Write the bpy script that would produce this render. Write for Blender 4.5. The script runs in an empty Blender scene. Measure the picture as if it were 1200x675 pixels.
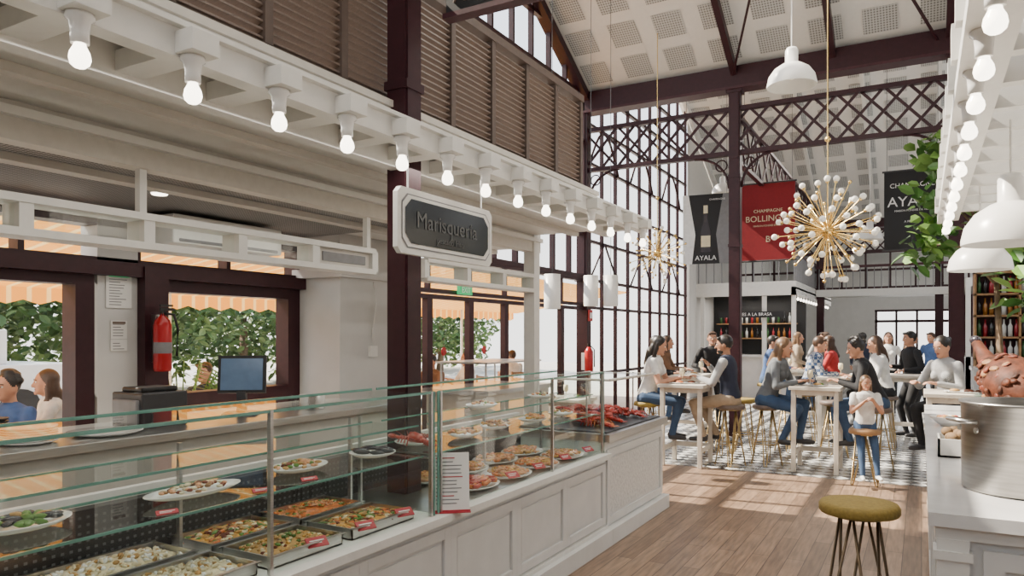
import bpy, math, random
import numpy as np
from mathutils import Vector, Matrix, Euler
random.seed(7)
R=random.random
def U(a,b): return a+(b-a)*random.random()
C=bpy.context
# ---------------------------------------------------------------- materials
def mat(name,col,rough=.5,metal=0,var=.08,scale=18,bump=0,emit=0,spec=.5,coat=0,stretch=None):
    m=bpy.data.materials.new(name); m.use_nodes=True; nt=m.node_tree; n=nt.nodes; l=nt.links
    b=n['Principled BSDF']; b.inputs['Roughness'].default_value=rough; b.inputs['Metallic'].default_value=metal
    b.inputs['Specular IOR Level'].default_value=spec
    if coat: b.inputs['Coat Weight'].default_value=coat
    tc=n.new('ShaderNodeTexCoord'); no=n.new('ShaderNodeTexNoise'); no.inputs['Scale'].default_value=scale; no.inputs['Detail'].default_value=3
    if stretch:
        mp=n.new('ShaderNodeMapping'); mp.inputs['Scale'].default_value=stretch
        l.new(tc.outputs['Object'],mp.inputs[0]); l.new(mp.outputs[0],no.inputs['Vector'])
    else: l.new(tc.outputs['Object'],no.inputs['Vector'])
    r=n.new('ShaderNodeValToRGB'); r.color_ramp.elements[0].position=.3; r.color_ramp.elements[1].position=.7
    r.color_ramp.elements[0].color=tuple(max(0,c*(1-var)) for c in col)+(1,)
    r.color_ramp.elements[1].color=tuple(min(1,c*(1+var)) for c in col)+(1,)
    l.new(no.outputs['Fac'],r.inputs[0]); l.new(r.outputs[0],b.inputs['Base Color'])
    if bump:
        bp=n.new('ShaderNodeBump'); bp.inputs['Strength'].default_value=bump; bp.inputs['Distance'].default_value=.01
        l.new(no.outputs['Fac'],bp.inputs['Height']); l.new(bp.outputs[0],b.inputs['Normal'])
    if emit:
        b.inputs['Emission Color'].default_value=col+(1,); b.inputs['Emission Strength'].default_value=emit
    return m
def glassmat(name,tint=(.93,.98,.96),amt=.6,base=.045):
    m=bpy.data.materials.new(name); m.use_nodes=True; nt=m.node_tree; n=nt.nodes; l=nt.links
    n.remove(n['Principled BSDF']); o=n['Material Output']
    t=n.new('ShaderNodeBsdfTransparent'); t.inputs[0].default_value=tint+(1,)
    g=n.new('ShaderNodeBsdfGlossy'); g.inputs['Roughness'].default_value=.02
    f=n.new('ShaderNodeLayerWeight'); f.inputs[0].default_value=.5
    p=n.new('ShaderNodeMath'); p.operation='POWER'; p.inputs[1].default_value=4.5; l.new(f.outputs['Facing'],p.inputs[0])
    q=n.new('ShaderNodeMath'); q.operation='MULTIPLY_ADD'; q.inputs[1].default_value=amt; q.inputs[2].default_value=base; l.new(p.outputs[0],q.inputs[0])
    mx=n.new('ShaderNodeMixShader'); l.new(q.outputs[0],mx.inputs[0]); l.new(t.outputs[0],mx.inputs[1]); l.new(g.outputs[0],mx.inputs[2]); l.new(mx.outputs[0],o.inputs[0])
    return m
def dotmat(name,base,dot,scale,thr,rough=.6):
    m=bpy.data.materials.new(name); m.use_nodes=True; nt=m.node_tree; n=nt.nodes; l=nt.links
    b=n['Principled BSDF']; b.inputs['Roughness'].default_value=rough
    g=n.new('ShaderNodeNewGeometry'); v=n.new('ShaderNodeTexVoronoi'); v.inputs['Scale'].default_value=scale; v.inputs['Randomness'].default_value=0
    v.voronoi_dimensions='2D'
    l.new(g.outputs['Position'],v.inputs['Vector'])
    c=n.new('ShaderNodeMath'); c.operation='LESS_THAN'; c.inputs[1].default_value=thr; l.new(v.outputs['Distance'],c.inputs[0])
    mx=n.new('ShaderNodeMix'); mx.data_type='RGBA'; mx.inputs[6].default_value=base+(1,); mx.inputs[7].default_value=dot+(1,)
    l.new(c.outputs[0],mx.inputs[0]); l.new(mx.outputs[2],b.inputs['Base Color']); return m
def floor_wood():
    m=bpy.data.materials.new('oak_planks'); m.use_nodes=True; nt=m.node_tree; n=nt.nodes; l=nt.links
    b=n['Principled BSDF']; b.inputs['Roughness'].default_value=.36
    g=n.new('ShaderNodeNewGeometry'); mp=n.new('ShaderNodeMapping'); mp.inputs['Rotation'].default_value=(0,0,math.radians(90)); l.new(g.outputs['Position'],mp.inputs[0])
    br=n.new('ShaderNodeTexBrick'); br.inputs['Scale'].default_value=1; br.inputs['Brick Width'].default_value=1.1; br.inputs['Row Height'].default_value=.12
    br.inputs['Mortar Size'].default_value=.0028; br.inputs['Color1'].default_value=(.31,.205,.135,1); br.inputs['Color2'].default_value=(.18,.115,.075,1); br.inputs['Mortar'].default_value=(.05,.03,.02,1)
    l.new(mp.outputs[0],br.inputs['Vector'])
    mp2=n.new('ShaderNodeMapping'); mp2.inputs['Scale'].default_value=(14,1.2,1); l.new(g.outputs['Position'],mp2.inputs[0])
    no=n.new('ShaderNodeTexNoise'); no.inputs['Scale'].default_value=3; no.inputs['Detail'].default_value=6; l.new(mp2.outputs[0],no.inputs['Vector'])
    r=n.new('ShaderNodeValToRGB'); r.color_ramp.elements[0].position=.25; r.color_ramp.elements[0].color=(.5,.5,.5,1); r.color_ramp.elements[1].position=.75; r.color_ramp.elements[1].color=(1.3,1.27,1.25,1); l.new(no.outputs['Fac'],r.inputs[0])
    mx=n.new('ShaderNodeMix'); mx.data_type='RGBA'; mx.blend_type='MULTIPLY'; mx.inputs[0].default_value=1
    l.new(br.outputs['Color'],mx.inputs[6]); l.new(r.outputs[0],mx.inputs[7]); l.new(mx.outputs[2],b.inputs['Base Color']); return m
def floor_tile():
    m=bpy.data.materials.new('patterned_tile'); m.use_nodes=True; nt=m.node_tree; n=nt.nodes; l=nt.links
    b=n['Principled BSDF']; b.inputs['Roughness'].default_value=.25
    g=n.new('ShaderNodeNewGeometry'); mp=n.new('ShaderNodeMapping'); mp.inputs['Rotation'].default_value=(0,0,math.radians(45)); l.new(g.outputs['Position'],mp.inputs[0])
    ck=n.new('ShaderNodeTexChecker'); ck.inputs['Scale'].default_value=7.07; ck.inputs['Color1'].default_value=(.60,.60,.58,1); ck.inputs['Color2'].default_value=(.02,.023,.028,1)
    l.new(mp.outputs[0],ck.inputs['Vector'])
    c2=n.new('ShaderNodeTexChecker'); c2.inputs['Scale'].default_value=2.5; c2.inputs['Color1'].default_value=(0,0,0,1); c2.inputs['Color2'].default_value=(1,1,1,1)
    l.new(g.outputs['Position'],c2.inputs['Vector'])
    mx=n.new('ShaderNodeMix'); mx.data_type='RGBA'; mx.inputs[7].default_value=(.30,.30,.29,1)
    ml=n.new('ShaderNodeMath'); ml.operation='MULTIPLY'; ml.inputs[1].default_value=.35; l.new(c2.outputs['Fac'],ml.inputs[0]); l.new(ml.outputs[0],mx.inputs[0])
    l.new(ck.outputs[0],mx.inputs[6]); l.new(mx.outputs[2],b.inputs['Base Color']); return m
def stripes(name,c1,c2,scale,axis='Y',rough=.7,trans=0,thr=.5):
    m=bpy.data.materials.new(name); m.use_nodes=True; nt=m.node_tree; n=nt.nodes; l=nt.links
    b=n['Principled BSDF']; b.inputs['Roughness'].default_value=rough
    g=n.new('ShaderNodeNewGeometry'); w=n.new('ShaderNodeTexWave'); w.bands_direction=axis; w.inputs['Scale'].default_value=scale
    l.new(g.outputs['Position'],w.inputs['Vector']); r=n.new('ShaderNodeValToRGB'); r.color_ramp.interpolation='CONSTANT'
    r.color_ramp.elements[0].color=c1+(1,); r.color_ramp.elements[1].position=thr; r.color_ramp.elements[1].color=c2+(1,)
    l.new(w.outputs['Fac'],r.inputs[0]); l.new(r.outputs[0],b.inputs['Base Color'])
    if trans:
        tr=n.new('ShaderNodeBsdfTranslucent'); l.new(r.outputs[0],tr.inputs[0]); ms=n.new('ShaderNodeMixShader'); ms.inputs[0].default_value=trans
        l.new(b.outputs[0],ms.inputs[1]); l.new(tr.outputs[0],ms.inputs[2]); l.new(ms.outputs[0],n['Material Output'].inputs[0])
    return m
WHITE=mat('white_paint',(.70,.69,.655),.45,var=.03)
CREAM=mat('cream_paint',(.56,.53,.48),.5,var=.04)
PANEL=mat('panel_white',(.66,.66,.645),.4,var=.05,scale=6)
PLASTER=mat('plaster',(.56,.555,.54),.8,var=.04,scale=4,bump=.05)
PLUM=mat('plum_steel',(.032,.008,.012),.42,var=.15,spec=.3)
PLUML=mat('plum_steel_light',(.055,.017,.023),.45,var=.15,spec=.3)
LOUV=mat('louvre_wood',(.135,.098,.078),.5,var=.18,scale=30,stretch=(1,8,1))
LOUVF=mat('louvre_frame',(.085,.058,.046),.5,var=.1)
BLACK=mat('matte_black',(.010,.010,.011),.5)
DARK=mat('dark_grey',(.030,.030,.034),.5)
STEEL=mat('brushed_steel',(.58,.57,.56),.28,1,var=.1,scale=8,stretch=(1,1,30))
ALU=mat('pot_aluminium',(.30,.29,.275),.34,1,var=.15,scale=6,stretch=(1,1,14))
BRASS=mat('brass',(.75,.53,.20),.25,1,var=.05)
BRONZE=mat('bronze_rod',(.15,.11,.07),.4,.8)
GOLDROD=mat('gold_rod',(.38,.27,.12),.35,.9)
MARBLE=mat('marble',(.66,.655,.645),.12,var=.1,scale=5)
GLASS=glassmat('clear_glass'); WGLASS=glassmat('window_glass',(.98,.99,.99),.35,.02)
GEDGE=mat('glass_edge',(.13,.30,.25),.15,var=.1)
OPAL=mat('opal_bulb',(1,.90,.74),.2,emit=7,var=.02)
OPALW=mat('opal_globe',(.86,.83,.76),.15,emit=.12,var=.02)
PORC=mat('porcelain',(.78,.77,.75),.12,var=.02)
LAMPW=mat('lamp_white',(.75,.74,.71),.3,var=.02)
OLIVE=mat('mustard_cushion',(.25,.175,.035),.75,var=.15,scale=60,bump=.3)
TABLEW=mat('table_whitewash',(.60,.54,.46),.5,var=.08,scale=12,stretch=(1,10,1))
RED=mat('red_enamel',(.42,.008,.012),.3); TAG=mat('red_tag',(.40,.02,.035),.5)
REDB=mat('red_banner',(.24,.006,.012),.7,var=.06); BLKB=mat('black_banner',(.008,.008,.010),.6)
SAND=mat('cream_ink',(.75,.66,.45),.6); WHI=mat('white_ink',(.80,.80,.80),.5); PAPER=mat('paper',(.76,.75,.72),.7,var=.02)
GREY=mat('grey_ink',(.20,.20,.21),.6); DIM=mat('chalk_ink',(.10,.105,.105),.6)
LEAF=mat('leaf_green',(.045,.125,.018),.45,var=.35,scale=3); LEAF2=mat('leaf_pale',(.13,.25,.045),.5,var=.3,scale=3); BARK=mat('bark',(.14,.09,.05),.8,var=.3,bump=.3)
TLEAF=mat('tree_leaf',(.06,.12,.025),.6,var=.4,scale=2); TLEAF2=mat('tree_leaf_pale',(.14,.21,.06),.6,var=.3,scale=2)
TERR=mat('terracotta',(.35,.16,.09),.7)
PERF=dotmat('perforated_ceiling',(.28,.27,.26),(.04,.04,.04),42,.32)
ACOU=dotmat('acoustic_tile',(.54,.55,.54),(.20,.20,.20),26,.34)
FW=floor_wood(); FT=floor_tile()
AWN=stripes('awning_stripes',(.66,.44,.16),(.62,.25,.03),1.3,'Y',trans=.38,thr=.14)
PAVE=mat('paving',(.46,.43,.38),.8,var=.1,scale=2)
SCREEN=mat('screen',(.08,.13,.21),.1,emit=.25)
EXITM=mat('exit_green',(.02,.35,.12),.4,emit=.8)
ORANGE=mat('prawn_orange',(.58,.155,.03),.3,var=.4,scale=60,coat=.3); ORG2=mat('saffron',(.56,.28,.05),.4,var=.35,scale=60,coat=.3)
PINK=mat('shrimp_pink',(.60,.28,.14),.3,var=.3,scale=60,coat=.3); CRAB=mat('crab_red',(.40,.025,.012),.3,var=.3,scale=40,coat=.4)
RICE=mat('pale_garlic',(.66,.56,.37),.5,var=.18,scale=50); GREEN=mat('herb',(.09,.19,.03),.5,var=.3); BEAN=mat('chickpea',(.42,.23,.07),.45,var=.3,scale=50)
MUSS=mat('mussel_dark',(.025,.02,.028),.25,coat=.3); BROWNF=mat('brown_fruit',(.15,.09,.04),.8,var=.2,bump=.3)
HAM=mat('ham_crust',(.075,.022,.010),.6,var=.7,scale=16,bump=.6,spec=.25); HAM2=mat('ham_slice',(.15,.035,.018),.55,var=.4,scale=20,spec=.3); FAT=mat('ham_fat',(.26,.13,.06),.5,var=.3,spec=.3); WOOD=mat('oak_board',(.30,.165,.07),.5,var=.2,scale=12)
# ---------------------------------------------------------------- mesh builder
class M:
    def __init__(s,name): s.n=name; s.v=[]; s.f=[]; s.fm=[]; s.sm=[]; s.ms=[]; s.X=None
    def mi(s,m):
        if m not in s.ms: s.ms.append(m)
        return s.ms.index(m)
    def add(s,vs,fs,m,smooth=False):
        o=len(s.v)
        if s.X is not None: vs=[s.X@Vector(v) for v in vs]
        s.v+= [tuple(v) for v in vs]; k=s.mi(m)
        for f in fs: s.f.append([i+o for i in f]); s.fm.append(k); s.sm.append(smooth)
        return s
    def box(s,x0,x1,y0,y1,z0,z1,m,mtx=None):
        x0,x1=sorted((x0,x1)); y0,y1=sorted((y0,y1)); z0,z1=sorted((z0,z1))
        vs=[(x0,y0,z0),(x1,y0,z0),(x1,y1,z0),(x0,y1,z0),(x0,y0,z1),(x1,y0,z1),(x1,y1,z1),(x0,y1,z1)]
        if mtx is not None: vs=[mtx@Vector(v) for v in vs]
        return s.add(vs,[(3,2,1,0),(4,5,6,7),(0,1,5,4),(1,2,6,5),(2,3,7,6),(3,0,4,7)],m)
    def cyl(s,p0,p1,r0,r1=None,m=None,n=12,smooth=True):
        if r1 is None: r1=r0
        p0=Vector(p0); p1=Vector(p1); d=(p1-p0)
        if d.length<1e-6: return s
        q=d.to_track_quat('Z','Y').to_matrix(); vs=[]
        for p,r in ((p0,r0),(p1,r1)):
            for i in range(n):
                a=2*math.pi*i/n; vs.append(p+q@Vector((r*math.cos(a),r*math.sin(a),0)))
        s.add(vs,[(i,(i+1)%n,n+(i+1)%n,n+i) for i in range(n)],m,smooth)
        s.add(vs[:n],[tuple(reversed(range(n)))],m); s.add(vs[n:],[tuple(range(n))],m); return s
    def lathe(s,c,prof,m,n=24,mtx=None,smooth=True):
        vs=[]; c=Vector(c)
        for r,z in prof:
            for i in range(n):
                a=2*math.pi*i/n; p=Vector((r*math.cos(a),r*math.sin(a),z))
                if mtx is not None: p=mtx@p
                vs.append(c+p)
        fs=[]
        for k in range(len(prof)-1):
            for i in range(n):
                j=(i+1)%n; fs.append((k*n+i,k*n+j,(k+1)*n+j,(k+1)*n+i))
        return s.add(vs,fs,m,smooth)
    def sph(s,c,r,m,nu=10,nv=6,rot=None):
        if not hasattr(r,'__len__'): r=(r,r,r)
        c=Vector(c); vs=[]
        for k in range(nv+1):
            t=math.pi*k/nv
            for i in range(nu):
                a=2*math.pi*i/nu; p=Vector((r[0]*math.sin(t)*math.cos(a),r[1]*math.sin(t)*math.sin(a),-r[2]*math.cos(t)))
                if rot is not None: p=rot@p
                vs.append(c+p)
        fs=[(k*nu+i,k*nu+(i+1)%nu,(k+1)*nu+(i+1)%nu,(k+1)*nu+i) for k in range(nv) for i in range(nu)]
        return s.add(vs,fs,m,True)
    def tube(s,pts,r,m,n=6):
        pts=[Vector(p) for p in pts]; L=len(pts); rs=r if hasattr(r,'__len__') else [r]*L; vs=[]
        for i,p in enumerate(pts):
            d=(pts[min(i+1,L-1)]-pts[max(i-1,0)]).normalized(); q=d.to_track_quat('Z','Y').to_matrix()
            for k in range(n):
                a=2*math.pi*k/n; vs.append(p+q@Vector((rs[i]*math.cos(a),rs[i]*math.sin(a),0)))
        fs=[(i*n+k,i*n+(k+1)%n,(i+1)*n+(k+1)%n,(i+1)*n+k) for i in range(L-1) for k in range(n)]
        fs+= [tuple(reversed(range(n))),tuple(range((L-1)*n,L*n))]
        return s.add(vs,fs,m,True)
    def bar(s,p0,p1,w,h,m):
        p0=Vector(p0); p1=Vector(p1); d=p1-p0; L=d.length; q=d.to_track_quat('Y','Z').to_matrix().to_4x4(); q.translation=p0
        return s.box(-w/2,w/2,0,L,-h/2,h/2,m,q)
    def poly(s,pts,m): return s.add(pts,[tuple(range(len(pts)))],m)
    def text(s,t,size,mtx,m,align='CENTER'):
        cu=bpy.data.curves.new('t','FONT'); cu.body=t; cu.size=size; cu.align_x=align; cu.align_y='CENTER'; cu.extrude=.001; cu.resolution_u=3
        o=bpy.data.objects.new('t',cu); C.collection.objects.link(o); C.view_layer.update()
        me=bpy.data.meshes.new_from_object(o.evaluated_get(C.evaluated_depsgraph_get()))
        s.add([mtx@v.co for v in me.vertices],[tuple(p.vertices) for p in me.polygons],m)
        bpy.data.objects.remove(o); bpy.data.meshes.remove(me); return s
    def done(s,bevel=0,parent=None):
        a=np.array([tuple(v) for v in s.v]); c=(a.max(0)+a.min(0))/2; c[2]=a[:,2].min(); a=a-c
        me=bpy.data.meshes.new(s.n); me.from_pydata(a.tolist(),[],s.f)
        for m in s.ms: me.materials.append(m)
        me.polygons.foreach_set('material_index',s.fm); me.polygons.foreach_set('use_smooth',s.sm); me.update()
        o=bpy.data.objects.new(s.n,me); o.location=c; C.collection.objects.link(o)
        if bevel:
            b=o.modifiers.new('b','BEVEL'); b.width=bevel; b.segments=2; b.limit_method='ANGLE'; b.angle_limit=1.0
        return o
def facing(loc,yaw=0,x=(1,0,0),up=(0,0,1)):
    x=Vector(x).normalized(); y=Vector(up).normalized(); z=x.cross(y); mt=Matrix((x,y,z)).transposed().to_4x4(); mt.translation=Vector(loc); return mt
# ---------------------------------------------------------------- camera / world / sun
cam=bpy.data.cameras.new('camera'); co=bpy.data.objects.new('camera',cam); C.collection.objects.link(co)
co.location=(0,0,1.6); co.rotation_euler=(math.radians(90),0,math.radians(29.45)); cam.sensor_width=36; cam.lens=25.5; cam.shift_y=.04625; cam.clip_start=.05; cam.clip_end=200
C.scene.camera=co
w=bpy.data.worlds.new('sky'); C.scene.world=w; w.use_nodes=True; nt=w.node_tree; bg=nt.nodes['Background']
tc=nt.nodes.new('ShaderNodeTexCoord'); sx=nt.nodes.new('ShaderNodeSeparateXYZ'); rp=nt.nodes.new('ShaderNodeValToRGB')
rp.color_ramp.elements[0].position=0; rp.color_ramp.elements[0].color=(1,.97,.93,1); rp.color_ramp.elements[1].position=.8; rp.color_ramp.elements[1].color=(.60,.76,1,1)
nt.links.new(tc.outputs['Generated'],sx.inputs[0]); nt.links.new(sx.outputs['Z'],rp.inputs[0]); nt.links.new(rp.outputs[0],bg.inputs[0]); bg.inputs[1].default_value=3.0
sl=bpy.data.lights.new('sun','SUN'); sl.energy=22; sl.angle=.009; sl.color=(1,.89,.74); so=bpy.data.objects.new('sun',sl); C.collection.objects.link(so)
so.rotation_euler=Vector((.8,.08,-.78)).to_track_quat('-Z','Y').to_euler(); so.location=(-10,10,12)
def area(name,loc,rot,sx_,sy_,e,col=(1,.93,.84)):
    a=bpy.data.lights.new(name,'AREA'); a.shape='RECTANGLE'; a.size=sx_; a.size_y=sy_; a.energy=e; a.color=col
    o=bpy.data.objects.new(name,a); C.collection.objects.link(o); o.location=loc; o.rotation_euler=rot; return o
# ---------------------------------------------------------------- room shell
M('floor').box(-5.3,4.2,-4,8.8,-.1,0,FW).box(-5.3,4.2,8.8,32,-.1,0,FT).done()
M('exterior_ground').box(-40,-5.3,-15,40,-.14,-.02,PAVE).done()
def roof(name,y0,z0,y1,z1,x0,x1,th=.12):
    m=M(name); q=[(x0,y0,z0),(x1,y0,z0),(x1,y1,z1),(x0,y1,z1)]
    m.add(q+[(a,b,c+th) for a,b,c in q],[(0,1,2,3),(7,6,5,4),(0,4,5,1),(1,5,6,2),(2,6,7,3),(3,7,4,0)],LAMPW)
    d=Vector((0,y1-y0,z1-z0)); L=d.length; d.normalize(); n=Vector((0,-d.z,d.y)) 
    if n.z>0: n=-n
    s=.25
    while s+.45<L:
        x=x0+.25
        while x+.45<x1:
            o=Vector((x,y0,z0))+d*s+n*.012
            pts=[o,o+Vector((.45,0,0)),o+Vector((.45,0,0))+d*.45,o+d*.45]
            m.poly(pts if d.y<0 else pts[::-1],ACOU); x+=.72
        s+=.66
    return m
roof('ceiling',11.9,5.85,3.5,10.3,-5.3,4.2).done()
roof('ceiling',3.4,10.3,-4,7.0,-5.3,4.2).done()  # out-of-view slope, extended to close the sky gap and cut fill light
roof('ceiling',12.0,5.75,17.2,7.7,-5.3,4.2).done()
roof('ceiling',17.3,7.7,23,4.85,-5.3,4.2).done()
M('ceiling').box(-5.3,4.2,23,32,4.8,4.9,WHITE).done()
m=M('roof_rafters')
for x in (-5.1,-2.58,-1.15,.34,2.2,4.0):
    m.bar((x,11.8,5.72),(x,3.5,10.15),.09,.14,PLUM)
    m.bar((x,12.1,5.65),(x,17.2,7.55),.08,.12,PLUM); m.bar((x,17.3,7.55),(x,23,4.75),.08,.12,WHITE)
m.bar((-2.6,11.7,5.7),(-1.3,8.5,7.2),.03,.03,PLUM); m.bar((.2,11.7,5.7),(-1.1,8.5,7.2),.03,.03,PLUM)
m.done()
def truss(name,y,x0,x1,zb,zt,beam,colr):
    m=M(name)
    m.box(x0,x1,y-.12,y+.12,beam-.17,beam+.17,colr)
    m.box(x0,x1,y-.14,y+.14,beam-.19,beam-.15,PLUML)
    m.box(x0,x1,y-.05,y+.05,zt-.035,zt+.035,colr); m.box(x0,x1,y-.05,y+.05,zb-.035,zb+.035,colr)
    st=(zt-zb)*.9; x=x0
    while x<x1-.05:
        e=min(x+st,x1)
        m.bar((x,y-.02,zb),(e,y-.02,zt),.03,.04,colr); m.bar((x,y+.02,zt),(e,y+.02,zb),.03,.04,colr)
        h=min(x+st/2,x1); 
        m.bar((h,y+.01,zb),(min(h+st,x1),y+.01,zt),.03,.04,colr); m.bar((h,y-.01,zt),(min(h+st,x1),y-.01,zb),.03,.04,colr)
        x+=st
    return m
m=truss('lattice_roof_truss',11.8,-5.2,4.1,4.5,5.2,5.68,PLUM)
for cx in (-5.2,-2.58,.42):
    for sg in (-1,1):
        if cx==-5.2 and sg==-1: continue
        pts=[(cx+sg*(.10+.55*(1-math.cos(a))),11.8,3.95+.52*math.sin(a)) for a in [i*math.pi/2/8 for i in range(9)]]
        m.tube(pts,.022,PLUM,6)
        m.tube([(cx+sg*(.22+.09*math.cos(a)),11.8,4.32+.09*math.sin(a)) for a in [i*math.pi/6 for i in range(13)]],.012,PLUM,5)
    if cx>-5.2: m.box(cx-.07,cx+.07,11.7,11.9,4.4,5.6,PLUM)
m.done()
m=truss('lattice_roof_truss',23,-5.2,4.1,4.0,4.6,4.85,PLUM); m.done()
m=M('lattice_roof_truss')
zb,zt=4.4,5.15
for x in (-2.58,.42):
    m.box(x-.04,x+.04,11.9,22.9,zb-.03,zb+.03,PLUM); m.box(x-.04,x+.04,11.9,22.9,zt-.03,zt+.03,PLUM)
    y=11.9
    while y<22.2: m.bar((x,y,zb),(x,y+.7,zt),.03,.04,PLUM); m.bar((x,y,zt),(x,y+.7,zb),.03,.04,PLUM); y+=.7
m.done()
def column(x,y,h,w=.09):
    m=M('iron_column'); m.box(x-w,x+w,y-w*.35,y+w*.35,0,h,PLUM); m.box(x-w*.35,x+w*.35,y-w,y+w,0,h,PLUM)
    for sx_ in (-1,1):
        m.box(x+sx_*w-.012,x+sx_*w+.012,y-w,y+w,0,h,PLUM)
        m.box(x-w,x+w,y+sx_*w-.012,y+sx_*w+.012,0,h,PLUM)
    m.box(x-w-.03,x+w+.03,y-w-.03,y+w+.03,0,.04,PLUM); m.box(x-w-.04,x+w+.04,y-w-.04,y+w+.04,h-.06,h,PLUM)
    for z in (3.0,4.1): m.box(x-w-.02,x+w+.02,y-w-.02,y+w+.02,z,z+.05,PLUM)
    return m.done()
column(-2.60,3.34,10.1,.062); column(-2.58,11.8,5.5,.075); column(.42,11.8,5.5,.08); column(-2.58,23,4.6); column(.42,23,4.6)
# ---------------------------------------------------------------- left exterior wall
m=M('wall_left')
W0,W1=-5.2,-5.0
m.box(W0,W1,-4,.9,0,7,PLASTER)
m.box(W0,W1,2.98,3.28,0,2.55,PLASTER)
m.box(W0,W1,4.88,6.2,0,2.55,PLASTER)
m.box(W0,W1,3.28,4.88,0,1.0,PLASTER)
m.box(W0,W1,.9,4.88,2.42,2.6,PLASTER)
m.box(-5.0,-4.51,4.87,5.6,0,2.85,PLASTER)
m.box(-5.05,-4.45,4.82,5.65,2.12,2.2,PLASTER)
m.done()
def winframe(name,ya,yb,za,zb,x,w=.07,mull=(),trans=(),glass=True,d=.08,col=PLUM):
    m=M(name)
    m.box(x-d,x+d,ya,ya+w,za,zb,col); m.box(x-d,x+d,yb-w,yb,za,zb,col)
    m.box(x-d,x+d,ya+w,yb-w,zb-w,zb,col); m.box(x-d,x+d,ya+w,yb-w,za,za+w,col)
    for y in mull: m.box(x-d*.7,x+d*.7,y-w*.4,y+w*.4,za+w,zb-w,col)
    for z in trans: m.box(x-d*.8,x+d*.8,ya+w,yb-w,z-w*.45,z+w*.45,col)
    if glass: m.add([(x,ya,za),(x,yb,za),(x,yb,zb),(x,ya,zb)],[(0,1,2,3)],WGLASS)
    return m.done()
winframe('door_1',.9,2.96,0,2.08,-5.08,.13,mull=(1.9,))
winframe('window_1',3.28,4.88,1.0,2.08,-5.08,.15)
winframe('window_2',.9,4.88,2.1,2.42,-5.08,.05,mull=(1.7,2.5,3.3,4.1))
M('trim_1').box(-5.02,-4.92,.9,4.88,2.02,2.12,PLUM).box(-4.99,-4.90,3.27,3.46,0,2.1,PLUM).done()
ys=[6.2+.93*i for i in range(7)]
for i in range(6):
    winframe('door_%d'%(i+2),ys[i],ys[i+1],0,2.1,-5.2,.055,trans=(.25,),d=.04)
winframe('window_3',6.2,11.75,2.12,2.6,-5.2,.05,mull=ys[1:6],d=.05)
winframe('window_4',6.2,11.75,2.6,5.85,-5.2,.07,mull=[6.2+.62*i for i in range(1,9)],trans=(3.4,4.2,5.0),d=.06)
m=M('window_5')
for i in range(10):
    y=6.2+i*.6; zt=5.85+.53*(11.8-y)-.1; m.box(-5.24,-5.16,y-.025,y+.025,5.85,zt,PLUM)
for z in (6.6,7.5): 
    ye=11.8-(z-5.85)/.53; m.box(-5.24,-5.16,6.2,ye,z-.03,z+.03,PLUM)
m.bar((-5.2,11.8,5.8),(-5.2,6.2,8.76),.12,.2,PLUM); m.add([(-5.2,6.2,5.85),(-5.2,11.7,5.85),(-5.2,6.2,8.7)],[(0,1,2)],WGLASS); m.done()
m=M('window_6')
for i in range(10):
    y=11.95+i*.69; zt=5.75+.375*(y-12)-.05 if y<17.2 else 7.7-.5*(y-17.3); m.box(-5.24,-5.18,y-.025,y+.025,0,zt,PLUM)
for z in (.9,2.1,2.6,3.3,4.0,4.7,5.4): m.box(-5.24,-5.18,11.9,18.2,z-.025,z+.025,PLUM)
for z in (6.1,6.8): m.box(-5.24,-5.18,12+(z-5.75)/.375,18.2,z-.03,z+.03,PLUM)
for y in (12.64,14.71,16.78):
    pts=[(-5.15,y-.69+1.38*i/10,4.7+.65*math.sin(math.pi*i/10)) for i in range(11)]; m.tube(pts,.025,PLUM,6)
    m.tube([(-5.15,y-.69,2.6),(-5.15,y,3.3),(-5.15,y+.69,2.6)],.02,PLUM,6)
m.add([(-5.21,11.9,0),(-5.21,18.2,0),(-5.21,18.2,7.2),(-5.21,17.2,7.6),(-5.21,11.9,5.7)],[(0,1,2,3,4)],WGLASS); m.done()
m=M('wall_left'); m.box(-5.3,-5.15,18.3,32,0,4.8,PLASTER); m.add([(-5.2,18.3,4.8),(-5.2,23,4.8),(-5.2,18.3,7.1)],[(0,1,2)],WHITE); m.done()
m=M('iron_column'); m.box(-5.3,-5.1,11.7,11.88,0,5.8,PLUM); m.box(-5.33,-5.07,11.68,11.90,2.55,2.65,PLUM); m.done()
m=M('wall_back')
m.box(-5.3,-1.6,31.8,32,0,4.8,PLASTER); m.box(1.2,4.2,31.8,32,0,4.8,PLASTER); m.box(-1.6,1.2,31.8,32,2.6,4.8,PLASTER); m.done()
m=M('door_8')
for x in (-1.55,-.85,-.15,.55,1.15): m.box(x-.04,x+.04,31.8,31.95,0,2.6,PLUM)
m.box(-1.6,1.2,31.8,31.95,2.1,2.2,PLUM); m.box(-1.6,1.2,31.8,31.95,2.52,2.6,PLUM); m.add([(-1.6,31.87,.1),(1.2,31.87,.1),(1.2,31.87,2.5),(-1.6,31.87,2.5)],[(0,1,2,3)],WGLASS); m.done()
m=M('window_7')
for i in range(15):
    x=-5.1+.62*i; m.box(x-.025,x+.025,22.85,22.95,2.95,3.95,PLUM)
for z in (2.95,3.45,3.95): m.box(-5.15,4.1,22.85,22.95,z-.03,z+.03,PLUM)
m.add([(-5.15,22.9,2.95),(4.1,22.9,2.95),(4.1,22.9,3.95),(-5.15,22.9,3.95)],[(0,1,2,3)],WGLASS); m.done()
m=M('wall_right'); m.box(4.1,4.25,-4,32,0,3.2,PLASTER); m.box(4.1,4.25,-4,32,4.6,5.2,PLASTER); m.box(4.1,4.25,-4,5.5,3.2,4.6,PLASTER)  # unseen side wall, made solid near the front to cut light from the right
for y in range(8,33,4): m.box(4.1,4.25,y,y+.5,3.2,4.6,PLASTER)
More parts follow.
